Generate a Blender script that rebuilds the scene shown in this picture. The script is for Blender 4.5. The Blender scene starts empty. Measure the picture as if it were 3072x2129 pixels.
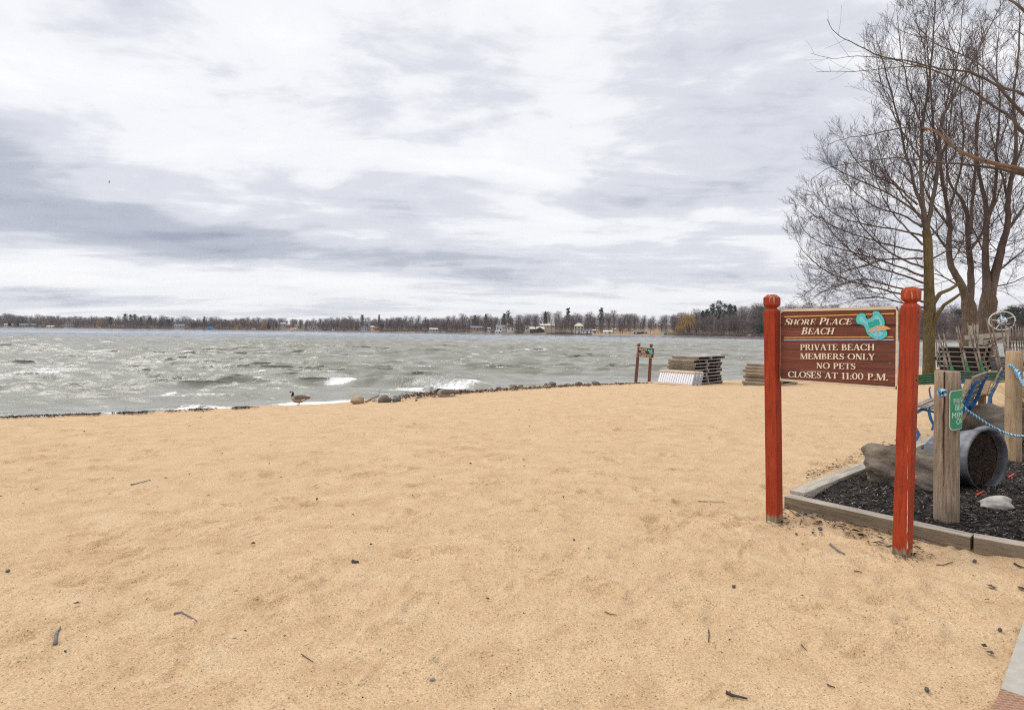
import bpy, bmesh, math, random
import numpy as np
from mathutils import Vector, Matrix
R = math.radians
SC = bpy.context.scene
COL = SC.collection

# ------------------------------------------------------------------ camera
EYE = 1.5
FPX, CX, HY, ROLL = 1750.0, 1536.0, 992.6, 0.0108
cs_, sn_ = math.cos(ROLL), math.sin(ROLL)
cam_d = bpy.data.cameras.new('camera'); cam = bpy.data.objects.new('camera', cam_d); COL.objects.link(cam)
cam_d.sensor_width = 36.0; cam_d.lens = FPX / 3072 * 36.0
cam_d.shift_y = -(1064.5 - HY) / 3072.0
cam_d.clip_start = 0.05; cam_d.clip_end = 6000
cam.matrix_world = Matrix(((cs_, -sn_, 0, 0), (0, 0, -1, 0), (sn_, cs_, 0, EYE), (0, 0, 0, 1)))
SC.camera = cam

# ------------------------------------------------------------------ world, sun, exposure
SUN_EL, SUN_AZ = 56.0, 276.0       # degrees; azimuth clockwise from +Y
SC.view_settings.view_transform = 'Standard'; SC.view_settings.look = 'None'
SC.view_settings.exposure = 0.07; SC.view_settings.gamma = 1.0
SC.cycles.max_bounces = 6; SC.cycles.diffuse_bounces = 3; SC.cycles.glossy_bounces = 3
SC.cycles.use_denoising = False; SC.cycles.filter_width = 1.15; SC.cycles.sample_clamp_direct = 3.0; SC.cycles.sample_clamp_indirect = 3.0
world = bpy.data.worlds.new('World'); SC.world = world; world.use_nodes = True

class NT:
    """small helper for node trees"""
    def __init__(s, nt): s.nt = nt; s.L = nt.links
    def n(s, t, **kw):
        x = s.nt.nodes.new(t)
        for k, v in kw.items(): setattr(x, k, v)
        return x
    def put(s, sock, v):
        if isinstance(v, bpy.types.NodeSocket): s.L.new(v, sock)
        else: sock.default_value = v
    def math(s, op, a, b=None, c=None, clamp=False):
        x = s.n('ShaderNodeMath', operation=op); x.use_clamp = clamp; s.put(x.inputs[0], a)
        if b is not None: s.put(x.inputs[1], b)
        if c is not None: s.put(x.inputs[2], c)
        return x.outputs[0]
    def vmath(s, op, a, b=None, scale=None):
        x = s.n('ShaderNodeVectorMath', operation=op); s.put(x.inputs[0], a)
        if b is not None: s.put(x.inputs[1], b)
        if scale is not None: s.put(x.inputs['Scale'], scale)
        return x.outputs['Value'] if op in ('LENGTH', 'DOT_PRODUCT', 'DISTANCE') else x.outputs['Vector']
    def mapping(s, v, loc=(0, 0, 0), rot=(0, 0, 0), scale=(1, 1, 1)):
        x = s.n('ShaderNodeMapping'); s.put(x.inputs['Vector'], v)
        x.inputs['Location'].default_value = loc; x.inputs['Rotation'].default_value = rot; x.inputs['Scale'].default_value = scale
        return x.outputs[0]
    def noise(s, v, scale, detail=5, rough=0.55, dist=0.0, dim='3D'):
        x = s.n('ShaderNodeTexNoise', noise_dimensions=dim)
        if v is not None: s.put(x.inputs['Vector'], v)
        x.inputs['Scale'].default_value = scale; x.inputs['Detail'].default_value = detail
        x.inputs['Roughness'].default_value = rough; x.inputs['Distortion'].default_value = dist
        return x.outputs['Fac']
    def vor(s, v, scale, feature='F1'):
        x = s.n('ShaderNodeTexVoronoi', feature=feature); s.put(x.inputs['Vector'], v); x.inputs['Scale'].default_value = scale
        return x
    def ramp(s, f, stops, interp='LINEAR'):
        x = s.n('ShaderNodeValToRGB'); s.put(x.inputs[0], f); cr = x.color_ramp; cr.interpolation = interp
        while len(cr.elements) < len(stops): cr.elements.new(0.5)
        for e, (p, c) in zip(cr.elements, stops):
            e.position = p
            if isinstance(c, (int, float)): c = (c, c, c)
            e.color = (c[0], c[1], c[2], 1)
        return x.outputs[0]
    def mix(s, f, a, b, blend='MIX'):
        x = s.n('ShaderNodeMix', data_type='RGBA', blend_type=blend); x.clamp_factor = True
        s.put(x.inputs[0], f)
        for k, v in ((6, a), (7, b)):
            if not isinstance(v, bpy.types.NodeSocket) and len(v) == 3: v = (*v, 1)
            s.put(x.inputs[k], v)
        return x.outputs[2]
    def bump(s, h, strength, dist=0.02, normal=None):
        x = s.n('ShaderNodeBump'); s.put(x.inputs['Height'], h); x.inputs['Strength'].default_value = strength
        x.inputs['Distance'].default_value = dist
        if normal is not None: s.L.new(normal, x.inputs['Normal'])
        return x.outputs[0]

def build_world():
    T = NT(world.node_tree); world.node_tree.nodes.clear()
    out = T.n('ShaderNodeOutputWorld')
    sky = T.n('ShaderNodeTexSky', sky_type='NISHITA', sun_disc=False)
    sky.sun_elevation = R(SUN_EL); sky.sun_rotation = R(SUN_AZ)
    bg1 = T.n('ShaderNodeBackground'); T.L.new(sky.outputs[0], bg1.inputs[0]); bg1.inputs[1].default_value = 0.1
    tc = T.n('ShaderNodeTexCoord').outputs['Generated']
    sep = T.n('ShaderNodeSeparateXYZ'); T.L.new(tc, sep.inputs[0])
    x, y, z = sep.outputs
    zc = T.math('MAXIMUM', z, 0.0)
    az = T.math('ARCTAN2', x, y); el = T.math('ARCSINE', zc)
    ae = T.n('ShaderNodeCombineXYZ'); T.L.new(az, ae.inputs[0]); T.L.new(el, ae.inputs[1]); ae = ae.outputs[0]
    # cloud deck: the direction projected on a flat layer overhead
    den = T.math('ADD', zc, 0.095)
    pl = T.n('ShaderNodeCombineXYZ'); T.L.new(T.math('DIVIDE', x, den), pl.inputs[0]); T.L.new(T.math('DIVIDE', y, den), pl.inputs[1])
    pl = pl.outputs[0]
    n1 = T.noise(T.mapping(pl, (1.3, 4.2, 0), (0, 0, R(-14)), (0.34, 0.62, 1)), 1.0, 9, 0.56, 0.35)
    n2 = T.noise(T.mapping(pl, (7.3, 1.2, 3), (0, 0, R(-20)), (0.9, 1.7, 1)), 1.0, 8, 0.6, 0.5)
    d = T.math('ADD', T.math('MULTIPLY', n1, 1.05), T.math('MULTIPLY', n2, .92))
    n3 = T.noise(T.mapping(ae, scale=(6.0, 15.0, 1), rot=(0, 0, R(-9))), 1.0, 9, 0.58, 0.45)
    d = T.math('ADD', d, T.math('MULTIPLY', n3, 0.66))
    d = T.math('SUBTRACT', d, 1.02)
    # big cloud masses by azimuth and elevation (degrees), with radii and weights
    blobs = [(-39, 9.5, 16, 2.4, .36), (-30, 8.2, 9, 1.7, .22), (-19, 7.0, 14, 1.5, .26), (-7, 6.2, 13, 1.5, .20),
             (-27, 20, 4.2, 2.0, .17), (-6, 24, 10, 4, .16), (-10, 12.5, 10, 2.6, .24), (13, 13, 9, 2.2, .22), (20, 15, 7, 1.8, .16),
             (20, 24, 9, 3, .16), (-36, 26, 3, 2, .12), (-37, 4.4, 13, 1.0, -.30), (-33, 22, 11, 4.5, -.16), (3, 18.5, 10, 3.2, -.18),
             (-30, 14, 8, 1.6, -.13), (5, 10, 12, 1.2, -.10), (0, 2.6, 40, .7, -.12), (-38, 2.6, 10, .8, .16), (12, 5.2, 20, 1.0, .10),
             (-44, 13.5, 5, 2.2, .22)]
    for (a, e, ra, re, w) in blobs:
        m = T.mapping(ae, (-R(a) / R(ra), -R(e) / R(re), 0), (0, 0, 0), (1 / R(ra), 1 / R(re), 1))
        l = T.vmath('LENGTH', m)
        g = T.math('EXPONENT', T.math('MULTIPLY', T.math('MULTIPLY', l, l), -0.8))
        d = T.math('MULTIPLY_ADD', g, w, d)
    colr = T.ramp(d, [(0.0, (.99, .99, 1.0)), (0.22, (.93, .935, .962)), (0.42, (.72, .738, .80)), (0.66, (.49, .518, .60)), (1.0, (.31, .34, .44))], 'EASE')
    # an overcast sky is brightest overhead
    ov = T.n('ShaderNodeMapRange', interpolation_type='SMOOTHSTEP'); T.L.new(z, ov.inputs[0])
    ov.inputs[1].default_value = 0.5; ov.inputs[2].default_value = 1.0; ov.inputs[3].default_value = 1.0; ov.inputs[4].default_value = 1.45
    bg2 = T.n('ShaderNodeBackground'); T.L.new(colr, bg2.inputs[0]); T.L.new(ov.outputs[0], bg2.inputs[1])
    mx = T.n('ShaderNodeMixShader'); mx.inputs[0].default_value = 0.94
    T.L.new(bg1.outputs[0], mx.inputs[1]); T.L.new(bg2.outputs[0], mx.inputs[2]); T.L.new(mx.outputs[0], out.inputs[0])
build_world()
sun_d = bpy.data.lights.new('sun', 'SUN'); sun_d.energy = 1.5; sun_d.angle = R(34); sun_d.color = (1, .96, .9)
sun = bpy.data.objects.new('sun', sun_d); COL.objects.link(sun)
_sd = Vector((math.sin(R(SUN_AZ)) * math.cos(R(SUN_EL)), math.cos(R(SUN_AZ)) * math.cos(R(SUN_EL)), math.sin(R(SUN_EL))))
sun.rotation_euler = _sd.to_track_quat('Z', 'Y').to_euler()

# ------------------------------------------------------------------ where a photograph pixel lies in the world
SAND = {}
def ray(px, py):
    u = (px - CX) / FPX; d = (py - HY) / FPX
    return u * cs_ + d * sn_, u * sn_ - d * cs_
def at(px, py, D):
    X, Z = ray(px, py); return Vector((X * D, D, EYE + Z * D))
def at_z(px, py, z):
    X, Z = ray(px, py); D = (z - EYE) / Z; return Vector((X * D, D, z))
ZW = -1.2                                                   # lake level
_sh = [(0, 1255), (400, 1240), (800, 1222), (905, 1214), (1060, 1209), (1180, 1197), (1300, 1186), (1500, 1168), (1700, 1156), (1900, 1150), (2050, 1147), (2240, 1145)]
_shp = [at_z(a, b, ZW) for a, b in _sh]
SHX = np.array([-400, -120, -40] + [p.x for p in _shp] + [20, 33, 60, 200, 500]); SHY = np.array([-40, -6, 8.5] + [p.y for p in _shp] + [37.5, 47, 62, 110, 170])
def inland(x, y): return (np.interp(x, SHX, SHY) - y) * 0.87
_ft = np.array([-60, -8, 0, 3, 6, 9, 15, 20, 500]); _fz = np.array([-5, -.9, 0, .40, .61, .75, 1.06, 1.2, 1.2])
def G(x, y):
    t = inland(x, y)
    return ZW + (np.interp(t - .6, _ft, _fz) + np.interp(t, _ft, _fz) + np.interp(t + .6, _ft, _fz)) / 3
def on_ground(px, py, lift=0.0):
    X, Z = ray(px, py); D = 1.5; last = D
    while D < 70:
        if EYE + Z * D <= G(X * D, D) + lift: break
        last = D; D *= 1.01
    a, b = last, D
    for _ in range(20):
        m = (a + b) / 2
        if EYE + Z * m <= G(X * m, m) + lift: b = m
        else: a = m
    if SAND and lift == 0.0 and 1.9 < b < 24 and EYE + Z * b > ZW:          # settle on the modelled sand, dips and ridges included
        for _ in range(12): b += ((EYE + Z * b) - sand_z(X * b, b)) / max(.02, -Z) * .6
        return Vector((X * b, b, sand_z(X * b, b)))
    return Vector((X * b, b, EYE + Z * b))

# ------------------------------------------------------------------ numpy noise
_tab = np.random.RandomState(7).rand(512, 512)
def vnoise(x, y, o=0):
    x = np.asarray(x, float) + 37.7 * o + 1000; y = np.asarray(y, float) + 91.3 * o + 1000
    xi = np.floor(x).astype(int); yi = np.floor(y).astype(int); fx = x - xi; fy = y - yi
    fx = fx * fx * (3 - 2 * fx); fy = fy * fy * (3 - 2 * fy)
    a = _tab[xi & 511, yi & 511]; b = _tab[(xi + 1) & 511, yi & 511]; c = _tab[xi & 511, (yi + 1) & 511]; d = _tab[(xi + 1) & 511, (yi + 1) & 511]
    return (a * (1 - fx) + b * fx) * (1 - fy) + (c * (1 - fx) + d * fx) * fy - 0.5
def fbm(x, y, oct=4, o=0):
    s = 0; a = 1
    for k in range(oct): s = s + a * vnoise(x * 2 ** k, y * 2 ** k, o + k); a *= .5
    return s

# ------------------------------------------------------------------ objects
class MB:
    def __init__(s): s.v = []; s.f = []; s.m = []; s.mi = 0
    def add(s, vs, fs):
        b = len(s.v); s.v.extend([tuple(v) for v in vs])
        for f in fs: s.f.append(tuple(b + i for i in f)); s.m.append(s.mi)
        return s
    def box(s, c, size, ax=None, ay=None, az=None):
        c = Vector(c); ax = Vector(ax or (1, 0, 0)); az = Vector(az or (0, 0, 1)); ay = Vector(ay) if ay else az.cross(ax)
        hx, hy, hz = (q / 2 for q in size); vs = []
        for dz in (-hz, hz):
            for (dx, dy) in ((-hx, -hy), (hx, -hy), (hx, hy), (-hx, hy)): vs.append(c + ax * dx + ay * dy + az * dz)
        return s.add(vs, [(3, 2, 1, 0), (4, 5, 6, 7), (0, 1, 5, 4), (1, 2, 6, 5), (2, 3, 7, 6), (3, 0, 4, 7)])
    def bar(s, a, b, w, h, up=(0, 0, 1)):
        a = Vector(a); b = Vector(b); d = (b - a); L = d.length; d /= L; up = Vector(up)
        sd = d.cross(up).normalized(); u2 = sd.cross(d)
        return s.box((a + b) / 2, (L, w, h), d, -sd, u2)
    def loft(s, rings, cap=True, closed=True):
        b = len(s.v); k = len(rings[0])
        for r in rings: s.v.extend([tuple(p) for p in r])
        n = len(rings)
        for i in range(n - 1):
            for j in range(k if closed else k - 1):
                j2 = (j + 1) % k
                s.f.append((b + i * k + j, b + i * k + j2, b + (i + 1) * k + j2, b + (i + 1) * k + j)); s.m.append(s.mi)
        if cap:
            s.f.append(tuple(b + j for j in range(k))[::-1]); s.f.append(tuple(b + (n - 1) * k + j for j in range(k))); s.m += [s.mi] * 2
        return s
    def tube(s, pts, rad, k=6, cap=True):
        pts = [Vector(p) for p in pts]; n = len(pts)
        if not hasattr(rad, '__len__'): rad = [rad] * n
        ref = None; rings = []
        for i in range(n):
            d = (pts[min(i + 1, n - 1)] - pts[max(i - 1, 0)]).normalized()
            if ref is None: ref = Vector((0, 0, 1)) if abs(d.z) < .9 else Vector((1, 0, 0))
            a = d.cross(ref).normalized(); bb = d.cross(a); ref = a.cross(d)
            rings.append([pts[i] + (a * math.cos(2 * math.pi * j / k) + bb * math.sin(2 * math.pi * j / k)) * rad[i] for j in range(k)])
        return s.loft(rings, cap)
    def prism(s, poly, w0, w1, O, ex, ey, n):
        """polygon in the (ex, ey) plane extruded from w0 to w1 along n"""
        k = len(poly); vs = [O + ex * p[0] + ey * p[1] + n * w1 for p in poly] + [O + ex * p[0] + ey * p[1] + n * w0 for p in poly]
        return s.add(vs, [tuple(range(k)), tuple(range(2 * k - 1, k - 1, -1))] + [(j, k + j, k + (j + 1) % k, (j + 1) % k) for j in range(k)])
    def build(s, name, mats, parent=None, smooth=False, bevel=0.0):
        me = bpy.data.meshes.new(name); vs = s.v
        if parent is not None:
            o = parent
            off = Vector((0, 0, 0))
            while o is not None: off += o.location; o = o.parent
            vs = [(a - off.x, b - off.y, c - off.z) for a, b, c in vs]
        me.from_pydata(vs, [], s.f)
        if not isinstance(mats, (list, tuple)): mats = [mats]
        for m in mats: me.materials.append(m)
        if len(mats) > 1: me.polygons.foreach_set('material_index', s.m)
        if smooth: me.polygons.foreach_set('use_smooth', [True] * len(me.polygons))
        me.validate(); me.update()
        ob = bpy.data.objects.new(name, me); COL.objects.link(ob)
        if parent is not None: ob.parent = parent
        if bevel:
            b = ob.modifiers.new('bevel', 'BEVEL'); b.width = bevel; b.segments = 2; b.limit_method = 'ANGLE'; b.angle_limit = R(40)
        return ob
def tag(o, label=None, cat=None, group=None, kind=None):
    if label: o['label'] = label
    if cat: o['category'] = cat
    if group: o['group'] = group
    if kind: o['kind'] = kind
    return o
def thing(name, label, cat, loc=(0, 0, 0), group=None):
    o = bpy.data.objects.new(name, None); COL.objects.link(o); o.location = loc; o.empty_display_size = .1
    return tag(o, label, cat, group)
def np_mesh(name, V, F, mats, parent=None, smooth=False, attrs=None, mi=None):
    """V (n,3); F (m,4) or (m,3) index arrays"""
    me = bpy.data.meshes.new(name); n, m, k = len(V), len(F), F.shape[1]
    me.vertices.add(n); me.vertices.foreach_set('co', np.asarray(V, np.float32).ravel())
    me.loops.add(m * k); me.loops.foreach_set('vertex_index', F.ravel().astype(np.int32))
    me.polygons.add(m); me.polygons.foreach_set('loop_start', (np.arange(m) * k).astype(np.int32))
    if mi is not None: me.polygons.foreach_set('material_index', mi.astype(np.int32))
    me.update(calc_edges=True)
    if smooth: me.polygons.foreach_set('use_smooth', np.ones(m, bool))
    for a, val in (attrs or {}).items():
        at_ = me.attributes.new(a, 'FLOAT', 'POINT'); at_.data.foreach_set('value', np.asarray(val, np.float32))
    for mm in (mats if isinstance(mats, (list, tuple)) else [mats]): me.materials.append(mm)
    ob = bpy.data.objects.new(name, me); COL.objects.link(ob)
    if parent is not None: ob.parent = parent
    return ob
def grid_faces(a, b):
    i = np.arange(a - 1)[:, None] * b + np.arange(b - 1)[None, :]
    return np.stack([i, i + 1, i + b + 1, i + b], -1).reshape(-1, 4)

# ------------------------------------------------------------------ materials
def new_mat(name):
    m = bpy.data.materials.new(name); m.use_nodes = True; T = NT(m.node_tree)
    b = m.node_tree.nodes['Principled BSDF']; return m, T, b
def plain(name, c, rough=.6, c2=None, scale=9, stretch=(1, 1, 1), bump=0.0, bscale=30, metal=0.0, spec=.4, lo=.35, hi=.65, bd=.01, detail=6):
    m, T, b = new_mat(name); b.inputs['Roughness'].default_value = rough; b.inputs['Metallic'].default_value = metal
    b.inputs['Specular IOR Level'].default_value = spec
    tc = T.n('ShaderNodeTexCoord').outputs['Object']
    if c2 is None: c2 = tuple(q * .72 for q in c)
    mp = T.mapping(tc, scale=stretch)
    T.L.new(T.ramp(T.noise(mp, scale, detail, .62), [(lo, c), (hi, c2)]), b.inputs['Base Color'])
    if bump: T.L.new(T.bump(T.noise(mp, bscale, 6, .65), bump, bd), b.inputs['Normal'])
    return m
def weathered(name, cols, stretch, scale=6, rough=.85, crack=.5, bump=.5):
    """wood seen along its grain: three tones, dark cracks, raised grain"""
    m, T, b = new_mat(name); b.inputs['Roughness'].default_value = rough; b.inputs['Specular IOR Level'].default_value = .2
    tc = T.n('ShaderNodeTexCoord').outputs['Object']; mp = T.mapping(tc, scale=stretch)
    f = T.noise(mp, scale, 8, .65, .3); c = T.ramp(f, [(.28, cols[0]), (.5, cols[1]), (.72, cols[2])])
    g = T.noise(mp, scale * 4.5, 5, .6)
    cr = T.ramp(g, [(.36, (1 - crack,) * 3), (.44, (1, 1, 1))])
    big = T.ramp(T.noise(tc, 3.0, 3), [(.3, (.78,) * 3), (.7, (1.12,) * 3)])
    c = T.mix(1.0, T.mix(1.0, c, cr, 'MULTIPLY'), big, 'MULTIPLY')
    T.L.new(c, b.inputs['Base Color'])
    T.L.new(T.bump(T.math('ADD', f, T.math('MULTIPLY', g, .6)), bump, .006), b.inputs['Normal'])
    return m
GREYW = [(.12, .10, .085), (.30, .26, .22), (.46, .42, .37)]

def sand_material():
    m, T, b = new_mat('sand'); b.inputs['Roughness'].default_value = .92; b.inputs['Specular IOR Level'].default_value = .15
    tc = T.n('ShaderNodeTexCoord').outputs['Object']
    big = T.noise(tc, .35, 4, .6); mid = T.noise(tc, 3.2, 6, .6); fine = T.noise(tc, 120, 3, .7); mm_ = T.noise(tc, 38, 4, .7)
    c = T.ramp(mid, [(.28, (.52, .345, .187)), (.5, (.632, .442, .254)), (.72, (.705, .527, .325))])
    c = T.mix(T.ramp(big, [(.35, 0), (.65, .55)]), c, (.622, .450, .262))
    c = T.mix(T.ramp(fine, [(.32, .9), (.46, 0)]), c, (.30, .175, .095))
    c = T.mix(T.ramp(fine, [(.56, 0), (.70, .75)]), c, (.86, .73, .55))
    c = T.mix(T.ramp(mm_, [(.54, 0), (.68, .6)]), c, (.46, .28, .15))
    ge = T.noise(tc, 64, 2, .6); c = T.mix(T.ramp(ge, [(.62, 0), (.70, .55)]), c, (.30, .17, .10))
    vo = T.vor(tc, 42); dark = T.ramp(vo.outputs['Distance'], [(.10, 1), (.21, 0)])
    pick = T.ramp(T.n('ShaderNodeSeparateColor').outputs[0], [(0, 0), (1, 1)])
    sc = T.n('ShaderNodeSeparateColor'); T.L.new(vo.outputs['Color'], sc.inputs[0])
    c = T.mix(T.math('MULTIPLY', dark, T.ramp(sc.outputs[0], [(.45, 0), (.55, .85)])), c, (.12, .08, .055))
    wet = T.n('ShaderNodeAttribute', attribute_name='wet').outputs['Fac']
    c = T.mix(wet, c, (.20, .125, .065))
    T.L.new(c, b.inputs['Base Color'])
    h = T.math('ADD', T.math('MULTIPLY', T.noise(tc, 9, 5, .6), 1.0), T.math('MULTIPLY', mm_, .40))
    h = T.math('ADD', h, T.math('MULTIPLY', fine, .18))
    T.L.new(T.bump(h, .9, .035), b.inputs['Normal'])
    T.L.new(T.math('SUBTRACT', .92, T.math('MULTIPLY', wet, .45)), b.inputs['Roughness'])
    return m
def water_material():
    m, T, b = new_mat('lake_water'); b.inputs['IOR'].default_value = 1.5
    geo = T.n('ShaderNodeTexCoord').outputs['Object']
    off = T.n('ShaderNodeAttribute', attribute_name='offshore').outputs['Fac']
    foam = T.n('ShaderNodeAttribute', attribute_name='foam').outputs['Fac']
    wob = T.math('ADD', off, T.math('MULTIPLY', T.math('SUBTRACT', T.noise(geo, .012, 4), .5), 90))
    far = T.n('ShaderNodeMapRange', interpolation_type='SMOOTHSTEP'); T.L.new(wob, far.inputs[0])
    far.inputs[1].default_value = 110; far.inputs[2].default_value = 190
    near = T.mix(T.ramp(T.noise(T.mapping(geo, scale=(.25, .6, 1)), 1.0, 4), [(.35, 0), (.65, 1)]), (.20, .198, .152), (.29, .288, .242))
    c = T.mix(far.outputs[0], near, (.15, .185, .225))
    fn = T.noise(T.mapping(geo, scale=(1, 1.6, 1)), 7.0, 8, .78)
    fm = T.math('SUBTRACT', T.math('ADD', T.math('MULTIPLY', foam, .62), T.math('MULTIPLY', T.math('SUBTRACT', fn, .5), 1.7)), .30)
    fm = T.math('MULTIPLY', fm, 5.0, clamp=True)
    fm = T.math('MULTIPLY', fm, T.math('GREATER_THAN', foam, .02))
    c = T.mix(fm, c, (.86, .86, .86)); T.L.new(c, b.inputs['Base Color'])
    T.L.new(T.math('MULTIPLY_ADD', fm, .6, .10), b.inputs['Roughness'])
    r1 = T.noise(T.mapping(geo, scale=(.55, 1.25, 1), rot=(0, 0, R(7))), 2.4, 6, .62, .6)
    r2 = T.noise(T.mapping(geo, scale=(.16, .55, 1), rot=(0, 0, R(-6))), 1.0, 5, .6, .4)
    n = T.bump(r1, .55, .12); n = T.bump(r2, .30, .35, n)
    T.L.new(n, b.inputs['Normal'])
    return m
M = {}
M['sand'] = sand_material(); M['water'] = water_material()
M['red_post'] = weathered('red_painted_wood', [(.22, .026, .009), (.35, .044, .014), (.41, .062, .021)], (14, 14, 1.0), 5, .62, .35, .35)
def worn_foot(m):
    T = NT(m.node_tree); b = m.node_tree.nodes['Principled BSDF']; old = b.inputs['Base Color'].links[0].from_socket
    tc = T.n('ShaderNodeTexCoord').outputs['Object']; sp = T.n('ShaderNodeSeparateXYZ'); T.L.new(tc, sp.inputs[0])
    e = T.math('ADD', sp.outputs[2], T.math('MULTIPLY', T.math('SUBTRACT', T.noise(T.mapping(tc, scale=(30, 30, 3)), 1.0, 4), .5), .16))
    f = T.ramp(e, [(.035, 1), (.06, 0)])
    c = T.mix(f, old, T.ramp(T.noise(T.mapping(tc, scale=(25, 25, 3)), 2.0, 5), [(.3, (.12, .10, .06)), (.7, (.36, .29, .20))]))
    g = T.math('SUBTRACT', T.noise(T.mapping(tc, scale=(40, 40, 5)), 1.0, 5, .7), T.math('MULTIPLY', T.math('ABSOLUTE', T.math('SUBTRACT', sp.outputs[2], 1.79)), 1.6))
    c = T.mix(T.ramp(g, [(.53, 0), (.57, .75)]), c, (.44, .33, .22))
    T.L.new(c, b.inputs['Base Color'])
worn_foot(M['red_post'])
M['brown_panel'] = None
def brown_panel():
    m, T, b = new_mat('sandblasted_brown_wood'); b.inputs['Roughness'].default_value = .6
    tc = T.n('ShaderNodeTexCoord').outputs['Object']
    f = T.noise(T.mapping(tc, scale=(1.5, 1.5, 75)), 1.0, 4, .6, .25); g = T.noise(T.mapping(tc, scale=(1.2, 1.2, 160)), 1.0, 4, .6)
    c = T.ramp(f, [(.30, (.055, .013, .006)), (.5, (.140, .030, .012)), (.7, (.225, .056, .026))])
    s1 = T.noise(T.mapping(tc, scale=(14, 14, 150)), 1.0, 3, .6)
    c = T.mix(T.ramp(s1, [(.70, 0), (.76, .8)]), c, (.55, .42, .34))
    T.L.new(c, b.inputs['Base Color']); T.L.new(T.bump(T.math('ADD', f, T.math('MULTIPLY', g, .7)), .9, .006), b.inputs['Normal'])
    return m
M['brown_panel'] = brown_panel()
M['cream'] = plain('cream_paint', (.68, .56, .40), .6, (.56, .43, .29), 14, (1, 1, 3), .2, 60, bd=.003)
M['letter'] = plain('letter_paint', (.80, .70, .56), .55, (.70, .57, .42), 30)
M['yellow'] = plain('yellow_paint', (.78, .42, .08), .5, (.66, .32, .06), 30)
M['lblue'] = plain('pale_blue_paint', (.34, .48, .68), .5, (.28, .40, .6), 30)
M['teal'] = plain('turquoise_paint', (.06, .52, .50), .5, (.10, .50, .50), 20)
M['teal2'] = plain('pale_turquoise_paint', (.24, .58, .62), .5, (.16, .54, .58), 20)
M['teal3'] = plain('deep_turquoise_paint', (.0, .38, .32), .5, (.02, .34, .30), 20)
M['ink'] = plain('dark_outline', (.02, .03, .05), .5)
M['orange'] = plain('orange_paint', (.75, .40, .10), .5, (.6, .3, .08), 30)
M['grey_wood'] = weathered('grey_weathered_wood', GREYW, (1.2, 1.2, 14), 5)
M['post_wood'] = weathered('weathered_post_wood', [(.15, .10, .07), (.33, .25, .18), (.44, .36, .28)], (15, 15, .9), 4.5, .85, .55, .7)
M['post_tan'] = weathered('tan_post_wood', [(.30, .20, .12), (.44, .31, .19), (.52, .40, .27)], (9, 9, .9), 3.5, .8, .4, .4)
M['mulch'] = plain('dark_mulch', (.018, .016, .016), .9, (.075, .06, .05), 26, (1, 1, 1), 1.0, 60, bd=.03)
M['rock_brown'] = plain('brown_boulder', (.30, .245, .185), .88, (.125, .10, .08), 3.5, (1, 1, 2.2), .9, 16, bd=.03, lo=.36, hi=.62)
M['rock_grey'] = plain('grey_boulder', (.20, .165, .13), .88, (.10, .085, .07), 5, (1, 1, 1), .7, 24, bd=.02)
M['rock_white'] = plain('white_stone', (.50, .465, .42), .85, (.33, .30, .285), 12, (1, 1, 1), .6, 40, bd=.01)
M['rock_tan'] = plain('tan_rock', (.40, .29, .17), .85, (.24, .17, .10), 6, bump=.5, bscale=20)
M['rock_dark'] = plain('dark_wet_rock', (.06, .06, .065), .45, (.12, .11, .11), 9, bump=.4)
M['rock_green'] = plain('greenish_rock', (.13, .15, .14), .6, (.07, .08, .08), 8, bump=.4)
M['rock_red'] = plain('reddish_rock', (.24, .15, .14), .6, (.14, .09, .09), 8, bump=.4)
M['blue_iron'] = plain('blue_painted_iron', (.012, .16, .44), .4, (.01, .11, .34), 12)
M['dark_hole'] = plain('bolt_hole', (.03, .015, .01), .9)
M['bark1'] = weathered('mossy_bark', [(.075, .055, .032), (.15, .115, .055), (.27, .19, .065)], (6, 6, 1.2), 3.5, .9, .5, .9)
M['bark2'] = weathered('furrowed_bark', [(.05, .036, .028), (.145, .105, .075), (.25, .185, .13)], (8, 8, 1.0), 3.0, .9, .65, 1.0)
M['twig'] = plain('twig_bark', (.055, .036, .040), .85, (.105, .072, .068), 3)
M['limb'] = plain('limb_bark', (.075, .055, .046), .9, (.165, .125, .10), 2.2, (1, 1, .5), .8, 16, bd=.03)
M['branch_dark'] = plain('dark_branch_bark', (.075, .055, .045), .85, (.14, .11, .09), 4, (1, 1, 1), .4, 25)
M['branch_tan'] = plain('tan_branch', (.30, .165, .09), .8, (.12, .075, .05), 3, (1, 1, 1), .4, 20)
M['woods'] = plain('far_bare_woods', (.128, .098, .100), .95, (.185, .142, .13), .035, lo=.38, hi=.62)
M['woods2'] = plain('bare_tree_wood', (.15, .115, .10), .95, (.11, .085, .08), .05)
M['needles'] = plain('pine_needles', (.028, .052, .032), .9, (.05, .075, .04), .3)
M['willow'] = plain('yellow_willow_twigs', (.44, .27, .085), .9, (.30, .18, .07), .3)
M['green_iron'] = plain('green_painted_steel', (.016, .095, .04), .55, (.03, .15, .06), 5, lo=.4, hi=.6)
M['rust'] = plain('rusty_steel', (.105, .068, .048), .8, (.26, .215, .175), 9, bump=.3)
M['white_panel'] = plain('white_panel_vinyl', (.74, .74, .76), .5, (.66, .66, .69), 4)
M['panel_rail'] = plain('tan_rail', (.62, .48, .35), .7, (.44, .33, .24), 6, (1, 1, 1))
M['gap_shade'] = plain('painted_gap_shade', (.010, .009, .008), .9, (.025, .021, .018), 8)  # near-black colour stands in for the shade inside open gaps
M['rope'] = None
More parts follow.
